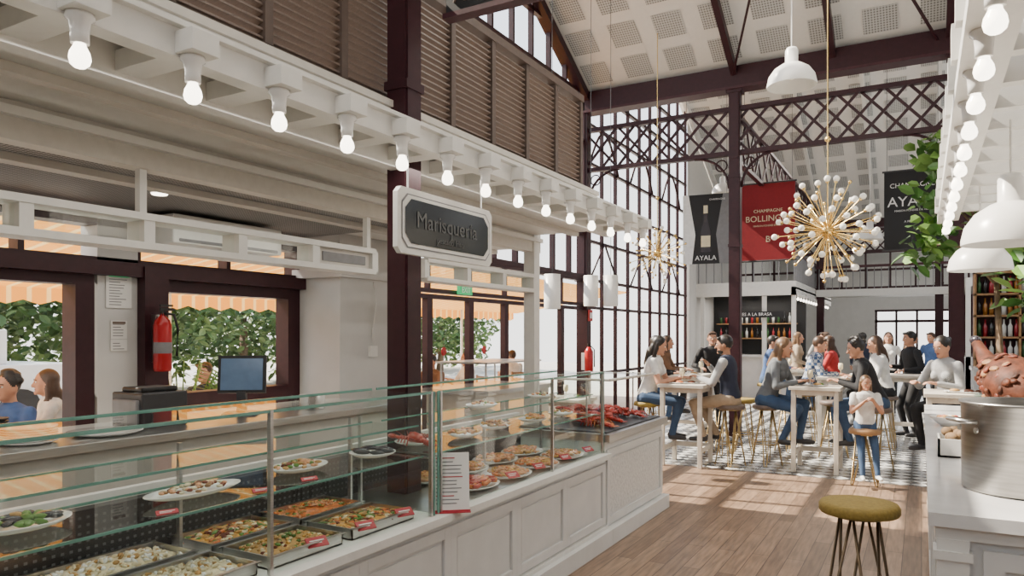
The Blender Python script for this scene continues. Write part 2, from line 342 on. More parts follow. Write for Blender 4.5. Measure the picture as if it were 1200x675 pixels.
m.add([(4.15,-4,5.2),(4.15,11.9,5.2),(4.15,11.9,5.85),(4.15,3.45,10.3),(4.15,-4,7)],[(0,1,2,3,4)],PLASTER); m.done()
m=M('wall_front'); m.box(-5.2,4.2,-4.1,-4,0,3.4,PLASTER); m.box(-5.2,4.2,-4.1,-4,5.2,7.1,PLASTER)  # unseen wall behind the camera, added so daylight comes mainly from the left
for x in (-5.2,-2,1,3.9): m.box(x,x+.3,-4.1,-4,3.4,5.2,PLASTER)
m.done()
# ---------------------------------------------------------------- seafood stall canopy
m=M('stall_canopy')
bys=[1.258+.388*(i-5) for i in range(19)]
m.box(-2.30,-2.22,-1,6.5,2.555,2.66,WHITE)
m.box(-2.33,-2.19,-1,6.52,2.655,2.675,WHITE)
m.box(-2.76,-2.33,-1,6.5,2.665,2.69,WHITE)
m.box(-2.44,-2.40,-1,6.3,2.69,2.694,BLACK)
m.box(-2.74,-2.64,-1,6.3,2.69,2.93,WHITE); m.box(-2.76,-2.62,-1,6.3,2.90,2.94,CREAM)
m.box(-2.638,-2.634,-1,6.3,2.80,2.83,DARK)
m.box(-2.64,-2.56,-1,6.5,2.54,2.665,WHITE)
m.box(-3.42,-2.64,-1,6.5,2.61,2.65,WHITE)
m.box(-2.98,-2.92,-1,6.5,2.57,2.61,CREAM)
m.box(-3.50,-3.40,-1,6.62,2.44,2.65,CREAM)
m.box(-3.52,-3.36,-1,6.6,2.54,2.58,WHITE)
for y in bys:
    if -.9<y<6.5: m.box(-2.58,-2.13,y-.055,y+.055,2.565,2.64,WHITE)
m.box(-5.0,-3.5,-1,4.87,2.5,2.52,PERF); m.box(-5.0,-3.5,5.6,6.6,2.5,2.52,WHITE); m.box(-4.45,-3.5,4.87,5.6,2.5,2.52,WHITE)
m.box(-4.0,-3.9,-1,6.6,2.46,2.5,CREAM)
for y,z0 in ((2.28,2.19),(4.0,2.19),(4.6,2.0)): m.box(-3.47,-3.43,y-.02,y+.02,z0,2.46,WHITE)
m.box(-3.5,-3.38,6.44,6.56,0,2.62,WHITE)
m.done(bevel=.004)
for a,b in ((-.6,4.0),(4.62,6.44)):
    m=M('transom_light_box'); zb,zt=2.05,2.19
    m.box(-3.52,-3.36,a,b,zb-.02,zb+.015,WHITE); m.box(-3.52,-3.36,a,b,zt-.015,zt+.02,WHITE)
    n=max(2,int((b-a)/.56)); st=(b-a)/n
    for i in range(n+1):
        y=a+i*st; m.box(-3.51,-3.37,y-.03,y+.03,zb,zt,WHITE)
        if i<n:
            if i==n-1 and b<4.2: m.box(-3.42,-3.40,y,y+st,zb,zt,CREAM); m.box(-3.398,-3.392,y+.08,y+st-.08,zb+.04,zt-.04,GREY)
            else: m.add([(-3.41,y,zb),(-3.41,y+st,zb),(-3.41,y+st,zt),(-3.41,y,zt)],[(0,1,2,3)],GLASS)
    m.done()
def bulb_string(name,pts):
    m=M(name)
    for p in pts:
        x,y,z=p
        m.lathe((x,y,z),[(.001,.125),(.04,.125),(.042,.11),(.03,.10),(.026,.065),(.026,.035),(.001,.035)],PORC,16)
        m.lathe((x,y,z),[(.016,.04),(.018,.028),(.028,.008),(.031,-.010),(.027,-.026),(.016,-.036),(.001,-.040)],OPAL,16)
    return m.done()
bulb_string('festoon_bulbs',[(-2.2,y,2.44) for y in bys if .3<y<6.5])
m=M('louvred_shutters')
ysl=[1.4+.5225*i for i in range(10)]
for i,y in enumerate(ysl): m.box(-2.79,-2.71,y-.025,y+.025,2.96,3.80,LOUVF)
m.box(-2.79,-2.71,1.4,6.1,2.94,2.99,LOUVF); m.box(-2.80,-2.70,1.4,6.13,3.74,3.80,LOUVF)
for i in range(9):
    z=3.01
    while z<3.73:
        mt=Matrix.Translation((-2.75,0,z))@Matrix.Rotation(math.radians(-12),4,'Y')
        m.box(-.024,.026,ysl[i]+.025,ysl[i+1]-.025,-.006,.006,LOUV,mt); z+=.040
m.done()
m=M('wall_upper'); m.box(-5.0,-2.85,-4,1.35,2.98,7,PLASTER); m.box(-2.8,-2.7,-1,1.36,2.98,3.8,LOUVF); m.box(-5.15,-2.85,1.4,6.1,2.70,2.80,DARK).done()
m=M('seafood_stall_sign')
def octo(x,ya,yb,za,zb,c): return [(x,ya+c,za),(x,yb-c,za),(x,yb,za+c),(x,yb,zb-c),(x,yb-c,zb),(x,ya+c,zb),(x,ya,zb-c),(x,ya,za+c)]
a=octo(-2.33,2.9,3.82,2.02,2.36,.03); b=octo(-2.30,2.9,3.82,2.02,2.36,.03)
m.add(a+b,[tuple(range(7,-1,-1)),tuple(range(8,16))]+[(i,(i+1)%8,8+(i+1)%8,8+i) for i in range(8)],WHITE)
a=octo(-2.298,2.93,3.79,2.05,2.33,.045); m.add(a,[tuple(range(8))],GREY)
c=octo(-2.296,2.937,3.783,2.057,2.323,.045); m.add(c,[tuple(range(8))],WHITE)
c=octo(-2.293,2.955,3.765,2.075,2.305,.05); m.add(c,[tuple(range(8))],mat('blackboard',(.005,.006,.007),.16,spec=.22))
m.text('Marisquería',.125,facing((-2.29,3.34,2.20),x=(0,1,0)),DIM); m.text('pescado frito',.05,facing((-2.29,3.36,2.115),x=(0,1,0)),DIM)
for y in (3.0,3.72): m.cyl((-2.315,y,2.35),(-2.315,y,2.56),.006,.006,STEEL,6)
m.done()
m=M('hanging_picture_banner'); m.box(-2.46,-1.78,3.56,3.62,3.5,4.6,BLACK)
for i in range(9):
    x=-2.4+i*.07; m.tube([(x,3.555,3.56),(x+.03,3.553,3.62),(x,3.553,3.7),(x+.05,3.553,3.78)],.008,LOUV,5)
m.box(-2.48,-1.76,3.55,3.63,3.48,3.51,PLUML); m.cyl((-2.3,3.59,4.6),(-2.3,3.59,10),.005,.005,STEEL,5); m.cyl((-1.9,3.59,4.6),(-1.9,3.59,10),.005,.005,STEEL,5); m.done()
# ---------------------------------------------------------------- counters
def panelled(m,x,y0,y1,z0,z1,n,tex=PANEL):
    st=(y1-y0)/n; f=.055
    for i in range(n):
        a=y0+i*st; b=a+st
        m.box(x,x+.018,a,a+f,z0,z1,PANEL); m.box(x,x+.018,b-f,b,z0,z1,PANEL)
        m.box(x,x+.018,a+f,b-f,z0,z0+f,PANEL); m.box(x,x+.018,a+f,b-f,z1-f,z1,PANEL)
        m.box(x,x+.008,a+f+.02,b-f-.02,z0+f+.02,z1-f-.02,tex)
m=M('seafood_counter')
m.box(-2.9,-2.12,-.5,5.2,.1,.66,PANEL); panelled(m,-2.12,-.4,5.18,.16,.62,8)
m.box(-2.92,-2.06,-.5,5.2,.66,.70,WHITE); m.box(-2.92,-2.05,-.5,5.2,0,.12,PANEL); m.box(-2.9,-2.09,-.5,5.2,.12,.145,WHITE)
m.box(-2.9,-2.86,-.5,5.2,.7,.97,WHITE)
EMB=mat('embossed_panel',(.64,.64,.62),.35,var=.15,scale=40,bump=.8)
m.box(-2.9,-2.12,5.2,6.6,.1,.80,PANEL); panelled(m,-2.12,5.22,6.58,.14,.72,1,EMB)
m.box(-2.93,-2.07,5.18,6.63,.78,.84,STEEL); m.box(-2.92,-2.05,5.2,6.62,0,.12,PANEL)
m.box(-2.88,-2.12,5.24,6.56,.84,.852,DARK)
m.box(-2.84,-2.14,3.0,5.16,.70,.703,STEEL)
m.done(bevel=.004)
def case(y0,y1,vs):
    m=M('glass_display_case'); X0,X1=-2.12,-2.52
    def pane(pts): m.add(pts,[tuple(range(len(pts)))],GLASS)
    pane([(X1,y0,1.316),(X0,y0,1.316),(X0,y1,1.316),(X1,y1,1.316)]); m.box(X0-.004,X0+.004,y0,y1,1.310,1.322,GEDGE); m.box(X1-.004,X1+.004,y0,y1,1.310,1.322,GEDGE)
    pane([(X0,y0,.702),(X0,y1,.702),(X0,y1,1.31),(X0,y0,1.31)])
    for z,xa,xb in ((1.15,-2.2,-2.5),(.998,-2.17,-2.62)):
        pane([(xb,y0+.02,z-.002),(xa,y0+.02,z-.002),(xa,y1-.02,z-.002),(xb,y1-.02,z-.002)]); m.box(xa-.003,xa+.003,y0+.02,y1-.02,z-.008,z+.001,GEDGE); m.box(xb-.003,xb+.003,y0+.02,y1-.02,z-.008,z+.001,GEDGE)
    for y in vs:
        m.box(X0-.012,X0+.006,y-.007,y+.007,.702,1.32,STEEL); m.box(-2.66,-2.64,y-.007,y+.007,.702,1.16,STEEL)
        m.box(-2.65,X0-.02,y-.004,y+.004,.985,.993,STEEL)
    for y in (y0,y1):
        pane([(X0,y,.702),(-2.84,y,.702),(-2.84,y,.9),(X1,y,1.31),(X0,y,1.31)])
        m.box(X0-.005,X0+.005,y-.004,y+.004,.702,1.32,GEDGE)
    return m.done()
case(-.3,2.96,(1.92,2.94)); case(3.0,5.18,(3.02,4.3,5.16))
m=M('cooling_grille'); m.box(-2.86,-2.80,.2,5.1,.70,.93,BLACK)
for i in range(150):
    for z in (.745,.775,.805,.835,.865,.895): m.box(-2.80,-2.798,.25+i*.032,.262+i*.032,z,z+.010,DIM)
m.done()
def prawn(m,c,s,mt_,yaw=None):
    yaw=U(0,6.28) if yaw is None else yaw; pts=[];rs=[]
    for i in range(7):
        a=i/6*3.6; pts.append((c[0]+s*(math.cos(a+yaw)*.5),c[1]+s*(math.sin(a+yaw)*.5),c[2]+U(-.1,.1)*s)); rs.append(s*(.20-.022*i))
    m.tube(pts,rs,mt_,6)
def tray(name,x0,x1,y0,y1,z,kind,h=.05):
    m=M(name); m.box(x0,x1,y0,y1,z,z+.006,STEEL)
    for a,b,c_,d in ((x0,x0+.006,y0,y1),(x1-.006,x1,y0,y1),(x0,x1,y0,y0+.006),(x0,x1,y1-.006,y1)): m.box(a,b,c_,d,z,z+h,STEEL)
    m.box(x0-.012,x0,y0-.01,y1+.01,z+h-.003,z+h,STEEL); m.box(x1,x1+.012,y0-.01,y1+.01,z+h-.003,z+h,STEEL)
    fx0,fx1,fy0,fy1=x0+.015,x1-.015,y0+.015,y1-.015
    base={'prawn':ORANGE,'pale':RICE,'bean':BEAN,'mix':ORG2}[kind]
    cx,cy=(x0+x1)/2,(y0+y1)/2
    m.sph((cx,cy,z+.022),((fx1-fx0)*.55,(fy1-fy0)*.55,.032),base,14,6)
    for i in range(230):
        x,y=U(fx0,fx1),U(fy0,fy1); hh=z+.03+.03*(1-((x-cx)/(fx1-fx0)*2)**2)*(1-((y-cy)/(fy1-fy0)*2)**2)
        if kind=='prawn':
            if i%3==0: prawn(m,(x,y,hh),.034,random.choice([ORANGE,PINK,ORG2,BEAN]))
            elif i%10==1: m.sph((x,y,hh+.008),(.008,.014,.004),GREEN,6,4)
        elif kind=='pale': m.sph((x,y,hh),(U(.008,.018),U(.008,.018),.007),random.choice([RICE,RICE,PORC,BEAN]),6,4,Euler((R(),R(),R()*6)).to_matrix())
        elif kind=='bean': m.sph((x,y,hh),(U(.007,.012),U(.007,.012),.007),random.choice([BEAN,BEAN,ORG2,HAM2,GREEN,RICE]),6,4)
        else: m.sph((x,y,hh),(U(.012,.03),U(.008,.014),.008),random.choice([ORG2,BEAN,ORANGE,HAM2,RICE,GREEN]),6,4,Euler((0,0,R()*6)).to_matrix())
    return m.done()
tray('tray_of_garlic_cod',-2.44,-2.17,1.42,1.9,.702,'pale'); tray('tray_of_chickpea_stew',-2.44,-2.17,1.96,2.36,.702,'bean'); tray('tray_of_seafood_rice',-2.44,-2.17,2.42,2.86,.702,'mix')
tray('tray_of_garlic_cod',-2.76,-2.50,1.35,1.88,.702,'pale'); tray('tray_of_seafood_rice',-2.76,-2.50,1.96,2.38,.702,'mix'); tray('tray_of_prawns',-2.76,-2.50,2.44,2.86,.702,'prawn')
tray('tray_of_pasta_salad',-2.44,-2.17,.85,1.36,.702,'pale')
def platter(name,x,y,z,rx,ry,kind,n=24):
    m=M(name); 
    prof=[(.001,.004),(.62,.004),(.80,.010),(1.0,.024),(1.0,.028),(.80,.016),(.60,.009),(.001,.009)]
    S=Matrix.Diagonal((rx,ry,1))
    m.lathe((x,y,z),prof,PORC,28,mtx=S)
    for i in range(n):
        a,rr=U(0,6.28),math.sqrt(R())*.72; px,py=x+rx*rr*math.cos(a),y+ry*rr*math.sin(a); hz=z+.02+.03*(1-rr)
        if kind=='oct': m.sph((px,py,hz),(.014,.012,.006),random.choice([PINK,RICE,HAM2,FAT]),6,4)
        elif kind=='prawn': prawn(m,(px,py,hz+.006),.055,random.choice([ORANGE,PINK,PINK,ORG2,BEAN]))
        elif kind=='mussel': m.sph((px,py,hz),(.03,.015,.010),random.choice([MUSS,MUSS,BEAN,GREEN]),8,4,Euler((U(-.5,.5),0,R()*6)).to_matrix())
        elif kind=='fish': m.sph((px,py,hz),(.045,.014,.012),random.choice([MUSS,DARK]),8,5,Euler((0,0,.3+U(-.2,.2))).to_matrix())
        elif kind=='salad': m.sph((px,py,hz),(.018,.010,.008),random.choice([GREEN,RICE,HAM2,BEAN,PINK]),6,4,Euler((0,0,R()*6)).to_matrix())
        elif kind=='crab': prawn(m,(px,py,hz+.01),.08,random.choice([CRAB,CRAB,ORANGE]))
    return m.done()
platter('octopus_platter',-2.37,1.78,1.0,.085,.20,'oct',60); platter('mussel_platter',-2.42,1.2,1.0,.10,.15,'mussel',30)
platter('salad_platter',-2.40,2.33,1.0,.10,.15,'salad',44); platter('fish_platter',-2.36,2.78,1.0,.11,.12,'fish',12)
platter('octopus_platter',-2.38,.75,1.0,.1,.18,'oct')
for x,y,z,rx,ry,k,n in ((-2.30,3.60,.704,.15,.19,'crab',34),(-2.29,3.99,.704,.15,.19,'prawn',60),(-2.29,4.39,.704,.15,.19,'prawn',66),(-2.29,4.80,.704,.15,.20,'prawn',66),(-2.62,4.0,.704,.15,.19,'prawn',60),(-2.62,4.4,.704,.15,.19,'prawn',60),(-2.62,4.8,.704,.15,.19,'prawn',60),(-2.62,3.62,.704,.14,.17,'prawn',50)):
    platter('langoustine_platter' if k=='prawn' else 'crab_platter',x,y,z,rx,ry,k,n)
for x,y,z in ((-2.35,3.6,1.0),(-2.38,4.0,1.0),(-2.35,4.45,1.0),(-2.35,4.9,1.0),(-2.36,3.8,1.15),(-2.36,4.6,1.15)):
    platter('tapas_plate',x,y,z,.09,.12,random.choice(['salad','oct','prawn']),14)
def lobster(m,c,yaw,s,mt_):
    T=Matrix.Translation(c)@Matrix.Rotation(yaw,4,'Z')@Matrix.Scale(s,4); old=m.X; m.X=T
    m.tube([(0,-.10,.03),(0,-.06,.04),(0,0,.045),(0,.06,.03),(0,.10,.02)],[.02,.035,.04,.03,.01],mt_,8)
    for i in range(5): m.sph((0,-.11-.028*i,.028-.003*i),(.030-.003*i,.018,.022),mt_,8,5)
    for k in range(-2,3): m.sph((k*.014,-.26,.014),(.010,.028,.005),mt_,6,4)
    for sg in (-1,1):
        m.tube([(sg*.03,.05,.03),(sg*.08,.09,.04),(sg*.08,.14,.04)],[.01,.012,.014],mt_,6); m.sph((sg*.08,.185,.04),(.028,.05,.018),mt_,8,5); m.sph((sg*.055,.20,.04),(.012,.04,.012),mt_,6,4)
        for j in range(4): m.tube([(sg*.03,.03-.03*j,.03),(sg*.09,.04-.035*j,.06),(sg*.13,.03-.045*j,.005)],.005,mt_,5)
        m.tube([(sg*.01,.10,.03),(sg*.05,.2,.08),(sg*.12,.28,.06)],.002,mt_,4)
    m.X=old
m=M('lobster_pile')
for i in range(20): lobster(m,(U(-2.72,-2.30),U(5.42,6.42),.86+.03*(i%3)),U(0,6.28),U(.65,.85),random.choice([CRAB,CRAB,ORANGE]))
m.done()
m=M('lobster_on_plate'); m.lathe((-2.42,3.2,1.0),[(.001,.004),(.07,.004),(.11,.02),(.11,.024),(.07,.008),(.001,.008)],PORC,24); lobster(m,(-2.42,3.2,1.01),1.2,.75,CRAB); m.done()
m=M('glass_serving_guard')
m.add([(-2.9,5.5,1.244),(-2.2,5.5,1.244),(-2.2,6.6,1.244),(-2.9,6.6,1.244)],[(0,1,2,3)],GLASS)
for y in (5.5,6.6): m.cyl((-2.85,y,.84),(-2.85,y,1.25),.012,.012,WHITE,8); m.cyl((-2.4,y,.85),(-2.4,y,1.25),.008,.008,STEEL,8); m.cyl((-2.88,y,1.236),(-2.2,y,1.236),.01,.01,CREAM,8)
m.cyl((-2.2,5.5,1.236),(-2.2,6.6,1.236),.012,.012,CREAM,8); m.cyl((-2.85,5.5,1.236),(-2.85,6.6,1.236),.014,.014,CREAM,8); m.done()
def tag(x,y,z,w=.09,h=.05,mt_=TAG):
    m=M('price_tag'); T=Matrix.Translation((x,y,z))@Matrix.Rotation(math.radians(-20),4,'Z')@Matrix.Rotation(math.radians(-55),4,'Y')
    m.box(-.003,.003,-w/2,w/2,0,h,mt_,T); m.box(.0032,.004,-w*.35,w*.35,h*.55,h*.65,WHI,T); m.box(.0032,.004,-w*.35,w*.2,h*.3,h*.38,WHI,T); m.done()
for x,y in ((-2.15,2.2),(-2.15,2.5),(-2.15,2.78),(-2.155,3.85),(-2.155,4.2),(-2.155,4.6),(-2.155,5.0)): tag(x,y,.735)
for y in (1.55,1.95,2.2): tag(-2.2,y,1.0,.07,.02)
m=M('menu_stand'); T=Matrix.Translation((-2.085,3.06,.70))@Matrix.Rotation(math.radians(38),4,'Z')@Matrix.Rotation(math.radians(-8),4,'X')
m.box(-.095,.095,-.004,.004,0,.30,PAPER,T); m.box(-.1,.1,-.008,-.004,-.0,.012,TAG,T); m.box(-.10,.10,-.03,.03,-.002,.004,TAG,T)
for i in range(13): m.box(-.075,U(.0,.07),-.006,-.005,.27-i*.019,.275-i*.019,TAG if i%5==0 else GREY,T)
m.done()
# ---------------------------------------------------------------- behind the counter
m=M('back_counter'); m.box(-4.45,-3.75,.5,4.75,.0,1.0,CREAM); m.box(-4.5,-3.7,.45,4.8,1.0,1.05,STEEL); m.done(bevel=.004)
m=M('point_of_sale_monitor'); T=Matrix.Translation((-4.1,3.45,1.05))@Matrix.Rotation(math.radians(38),4,'Z')
Q=T@Matrix.Rotation(math.radians(-8),4,'X'); m.box(-.16,.16,-.02,.02,.15,.41,BLACK,Q); m.box(-.14,.14,-.024,-.02,.17,.39,SCREEN,Q)
m.box(-.03,.03,-.01,.05,0,.16,DARK,T); m.box(-.11,.11,-.1,.1,0,.02,DARK,T); m.done(bevel=.004)
m=M('receipt_printer'); m.box(-4.25,-3.95,2.62,2.92,1.05,1.26,DARK); m.box(-4.22,-3.98,2.60,2.63,1.08,1.22,GREY); m.box(-4.2,-4.0,2.65,2.89,1.26,1.29,BLACK); m.done(bevel=.01)
m=M('plate_stack')
for i in range(7): m.lathe((-3.95,2.0,1.05+i*.012),[(.001,.0),(.09,.0),(.13,.014),(.13,.018),(.09,.006),(.001,.006)],PORC,24)
for i in range(7): m.lathe((-4.2,1.95,1.05+i*.016),[(.001,.0),(.05,.0),(.075,.02),(.075,.024),(.001,.008)],DARK,20)
m.done()
m=M('serving_tray'); m.lathe((-3.95,2.4,1.05),[(.001,.004),(.15,.004),(.19,.02),(.19,.024),(.15,.008),(.001,.008)],PORC,28); m.done()
m=M('glass_tumblers')
for i in range(8): m.lathe((-4.1+.09*(i%3),3.95+.08*(i//3),1.05),[(.001,.0),(.025,.0),(.032,.1),(.029,.1),(.023,.006),(.001,.006)],PORC if i%2 else WGLASS,14)
m.done()
m=M('fire_extinguisher'); x,y=-4.80,3.34
m.lathe((x,y,1.34),[(.001,0),(.055,0),(.062,.02),(.062,.33),(.05,.37),(.022,.40),(.02,.42),(.001,.42)],RED,20)
m.cyl((x,y,1.74),(x,y,1.78),.022,.02,BLACK,10); m.box(x-.01,x+.01,y-.02,y+.09,1.78,1.80,BLACK); m.box(x-.008,x+.008,y-.02,y+.08,1.81,1.825,BLACK)
m.tube([(x+.02,y,1.76),(x+.06,y+.05,1.75),(x+.075,y+.07,1.65),(x+.07,y+.065,1.45)],.010,BLACK,8); m.lathe((x,y,1.47),[(.0632,0),(.0632,.08)],GREY,20); m.box(-4.9,-4.85,y-.02,y+.02,1.4,1.75,STEEL); m.done()
def notice(x,y,z,w,h,bar=None):
    m=M('wall_notice'); m.box(x,x+.006,y-w/2,y+w/2,z-h/2,z+h/2,PAPER)
    for i in range(int(h/.02)-1): m.box(x+.006,x+.007,y-w*.38,y-w*.38+w*U(.4,.76),z+h/2-.03-i*.02,z+h/2-.024-i*.02,GREY)
    if bar: m.box(x+.006,x+.0075,y-w*.4,y+w*.4,z+h*.32,z+h*.45,bar)
    m.done()
notice(-4.995,3.13,1.93,.19,.27,EXITM); notice(-4.995,3.13,1.64,.12,.13,LOUV); notice(-4.995,3.13,1.53,.12,.08)
m=M('air_conditioner'); m.box(-4.98,-4.62,3.3,4.3,2.26,2.47,LAMPW); m.box(-4.64,-4.615,3.34,4.26,2.27,2.30,GREY); m.done(bevel=.03)
m=M('ceiling_downlight')
for x,y in ((-4.2,2.9),(-4.2,1.6)): m.lathe((x,y,2.497),[(.001,-.004),(.03,-.004),(.045,-.008),(.05,0)],OPAL,18)
m.done()
m=M('wall_socket_cable'); m.tube([(-4.49,5.3,2.1),(-4.47,5.32,1.9),(-4.49,5.28,1.6),(-4.49,5.3,1.5)],.005,PAPER,5); m.box(-4.51,-4.48,5.25,5.35,1.4,1.5,PAPER); m.done()
m=M('exit_sign'); m.box(-5.12,-5.08,7.65,7.95,2.12,2.23,EXITM); m.text('EXIT',.1,facing((-5.075,7.8,2.175),x=(0,1,0)),WHI); m.done()
m=M('fire_extinguisher'); m.lathe((-5.02,11.6,.9),[(.001,0),(.07,0),(.075,.02),(.075,.42),(.03,.5),(.001,.5)],RED,16); m.cyl((-5.02,11.6,1.4),(-5.02,11.6,1.46),.02,.03,BLACK,8); m.tube([(-5.0,11.6,1.43),(-4.93,11.63,1.35),(-4.93,11.63,1.05)],.012,BLACK,6); m.box(-5.15,-5.08,11.57,11.63,1.0,1.3,STEEL); m.done()
m=M('fire_hose_sign'); m.box(-5.09,-5.07,11.72,11.88,1.85,2.05,RED); m.box(-5.068,-5.066,11.76,11.86,1.9,2.0,WHI); m.done()
m=M('red_door_stickers')
for y in (7.4,8.35): m.lathe((-5.15,y,1.40),[(.001,0),(.055,0),(.055,.004),(.001,.004)],RED,16,Matrix.Rotation(math.radians(90),3,'Y'))
m.done()
m=M('service_sideboard'); m.box(-4.9,-4.1,6.7,8.2,0,.95,CREAM); m.box(-4.95,-4.05,6.65,8.25,.95,1.0,STEEL); m.box(-4.85,-4.15,6.8,8.1,1.28,1.30,STEEL)
for y in (6.85,8.05):
    for x in (-4.8,-4.2): m.cyl((x,y,1.0),(x,y,1.28),.012,.012,STEEL,8)
m.done()
# ---------------------------------------------------------------- right counter
m=M('marble_bar_counter')
m.box(.06,2.2,2.9,7.2,.12,.91,PANEL); m.box(.10,2.1,2.95,7.2,0,.12,PANEL)
m.box(.02,2.25,2.84,7.25,.955,1.0,MARBLE); m.box(.04,2.2,2.87,7.2,.91,.955,WHITE)
for i in range(5):
    a=2.96+i*.84
    m.box(.042,.06,a,a+.06,.16,.88,PANEL); m.box(.042,.06,a+.74,a+.80,.16,.88,PANEL); m.box(.042,.06,a+.06,a+.74,.16,.22,PANEL); m.box(.042,.06,a+.06,a+.74,.82,.88,PANEL)
for a in (.18,1.1):
    m.box(a,a+.06,2.88,2.9,.16,.88,PANEL); m.box(a+.74,a+.80,2.88,2.9,.16,.88,PANEL); m.box(a+.06,a+.74,2.88,2.9,.16,.22,PANEL); m.box(a+.06,a+.74,2.88,2.9,.82,.88,PANEL)
m.box(.045,.14,2.865,2.955,.0,.91,WHITE); m.box(.035,.15,2.855,2.965,.84,.87,WHITE); m.done()
m=M('stock_pot'); c=(.35,3.4,1.0)
m.lathe(c,[(.001,0),(.20,0),(.212,.01),(.215,.33),(.222,.335),(.222,.345),(.208,.345),(.205,.02),(.001,.02)],ALU,48)
for a0 in (3.6,.46):
    hx,hy=c[0]+.215*math.cos(a0),c[1]+.215*math.sin(a0); dx,dy=math.cos(a0),math.sin(a0); tx,ty=-dy,dx
    m.tube([(hx+tx*.055,hy+ty*.055,1.27),(hx+tx*.05+dx*.05,hy+ty*.05+dy*.05,1.275),(hx-tx*.05+dx*.05,hy-ty*.05+dy*.05,1.275),(hx-tx*.055,hy-ty*.055,1.27)],.009,STEEL,8)
    for sg in (-1,1): m.cyl((hx+tx*.055*sg,hy+ty*.055*sg,1.24),(hx+tx*.055*sg+dx*.006,hy+ty*.055*sg+dy*.006,1.24),.012,.012,STEEL,8)
m.done()
m=M('fruit_box'); x0,x1,y0,y1=.07,.27,4.15,4.4
m.box(x0,x1,y0,y1,1.0,1.01,WHITE)
for a,b,c_,d in ((x0,x0+.01,y0,y1),(x1-.01,x1,y0,y1),(x0,x1,y0,y0+.01),(x0,x1,y1-.01,y1)): m.box(a,b,c_,d,1.0,1.09,WHITE)
for i in range(14): m.sph((U(x0+.04,x1-.04),U(y0+.04,y1-.04),1.09+.02*(i%2)),(.032,.027,.025),BROWNF,10,6,Euler((0,0,R()*3)).to_matrix())
m.done()
m=M('bowl_of_snacks'); m.lathe((.16,5.6,1.0),[(.001,0),(.05,0),(.12,.06),(.125,.065),(.115,.062),(.04,.01),(.001,.01)],PORC,24)
for i in range(20): m.sph((.16+U(-.07,.07),5.6+U(-.07,.07),1.055),(.02,.014,.014),random.choice([CRAB,PINK,BEAN]),7,5)
m.done()
m=M('cured_ham_on_stand'); m.X=Matrix.Translation((.44,4.9,1.0))@Matrix.Rotation(math.radians(20),4,'Z')
m.box(-.12,.12,-.3,.3,0,.03,WOOD); m.box(-.02,.02,.2,.24,.03,.34,WOOD); m.box(-.05,.05,-.2,-.16,.03,.16,WOOD)
m.tube([(0,-.30,.24),(0,-.24,.26),(0,-.15,.29),(0,-.05,.32),(0,.06,.35),(0,.16,.38),(0,.27,.44),(0,.36,.50),(0,.42,.55)],[.03,.10,.15,.165,.145,.10,.055,.035,.03],HAM,18); m.sph((0,.44,.57),(.03,.045,.03),MUSS,10,6)
for i in range(110):
    a=U(0,6.28); yy=U(-.26,.14); r_=.168-abs(yy+.05)*.26
    m.sph((r_*math.cos(a),yy,.335+yy*.27+r_*math.sin(a)),(U(.012,.03),U(.015,.045),U(.006,.014)),random.choice([HAM,HAM,HAM,HAM2,HAM2,FAT]),7,5,Euler((0,math.pi/2-a,U(-.4,.4))).to_matrix())
m.done()
m=M('meat_platter'); m.lathe((.22,4.72,1.0),[(.001,0),(.09,0),(.13,.015),(.13,.02),(.09,.008),(.001,.008)],PORC,26)
for i in range(26): m.sph((.22+U(-.08,.08),4.72+U(-.08,.08),1.02+U(0,.03)),(.03,.022,.006),random.choice([CRAB,HAM2,HAM]),8,4,Euler((U(-.6,.6),U(-.6,.6),R()*6)).to_matrix())
m.done()
m=M('wine_glasses')
for i in range(12):
    x,y=.35+.1*(i%3),5.7+.1*(i//3); m.lathe((x,y,1.0),[(.001,0),(.03,0),(.032,.003),(.004,.01),(.004,.09),(.03,.12),(.036,.16),(.029,.20)],GLASS,14)
m.done()
m=M('bar_pergola')
m.box(.20,.28,1.6,7.4,2.60,2.76,WHITE); m.box(1.9,2.0,1.6,7.4,2.60,2.76,WHITE)
for i in range(15):
    y=1.7+i*.40; m.box(.10,2.1,y-.035,y+.035,2.66,2.80,WHITE)
m.box(.12,.2,1.6,7.4,2.58,2.64,WHITE)
m.box(1.9,2.0,7.3,7.4,0,2.6,WHITE); m.box(1.9,2.0,1.7,1.8,0,2.6,WHITE); m.done()
bulb_string('festoon_bulbs',[(.175,2.42+.41*i-.05,2.46) for i in range(-1,12)])
def dome(x,y,z,r,top):
    m=M('dome_pendant_lamp')
    m.lathe((x,y,z),[(r,0),(r*1.0,.02),(r*.93,r*.42),(r*.72,r*.72),(r*.42,r*.92),(r*.26,r*.98),(r*.26,r*1.5),(r*.20,r*1.62),(.001,r*1.62)],LAMPW,36)
    m.lathe((x,y,z),[(r*.97,0),(r*.90,r*.40),(r*.69,r*.69),(r*.38,r*.88),(.001,r*.9)],LAMPW,36)
    m.lathe((x,y,z),[(r,0),(r*.97,0)],LAMPW,36); m.sph((x,y,z+r*.5),r*.22,OPALW,12,8)
    m.cyl((x,y,z+r*1.6),(x,y,top),.005,.005,PAPER,6); m.done()
dome(.38,4.30,2.05,.21,2.66); dome(.36,6.1,2.06,.20,2.66); dome(-1.0,6.8,3.80,.21,8.3)
dome(-3.3,14,4.3,.2,6.4); dome(-.75,13.5,3.2,.2,6.2)
m=M('cylinder_pendant_lamps')
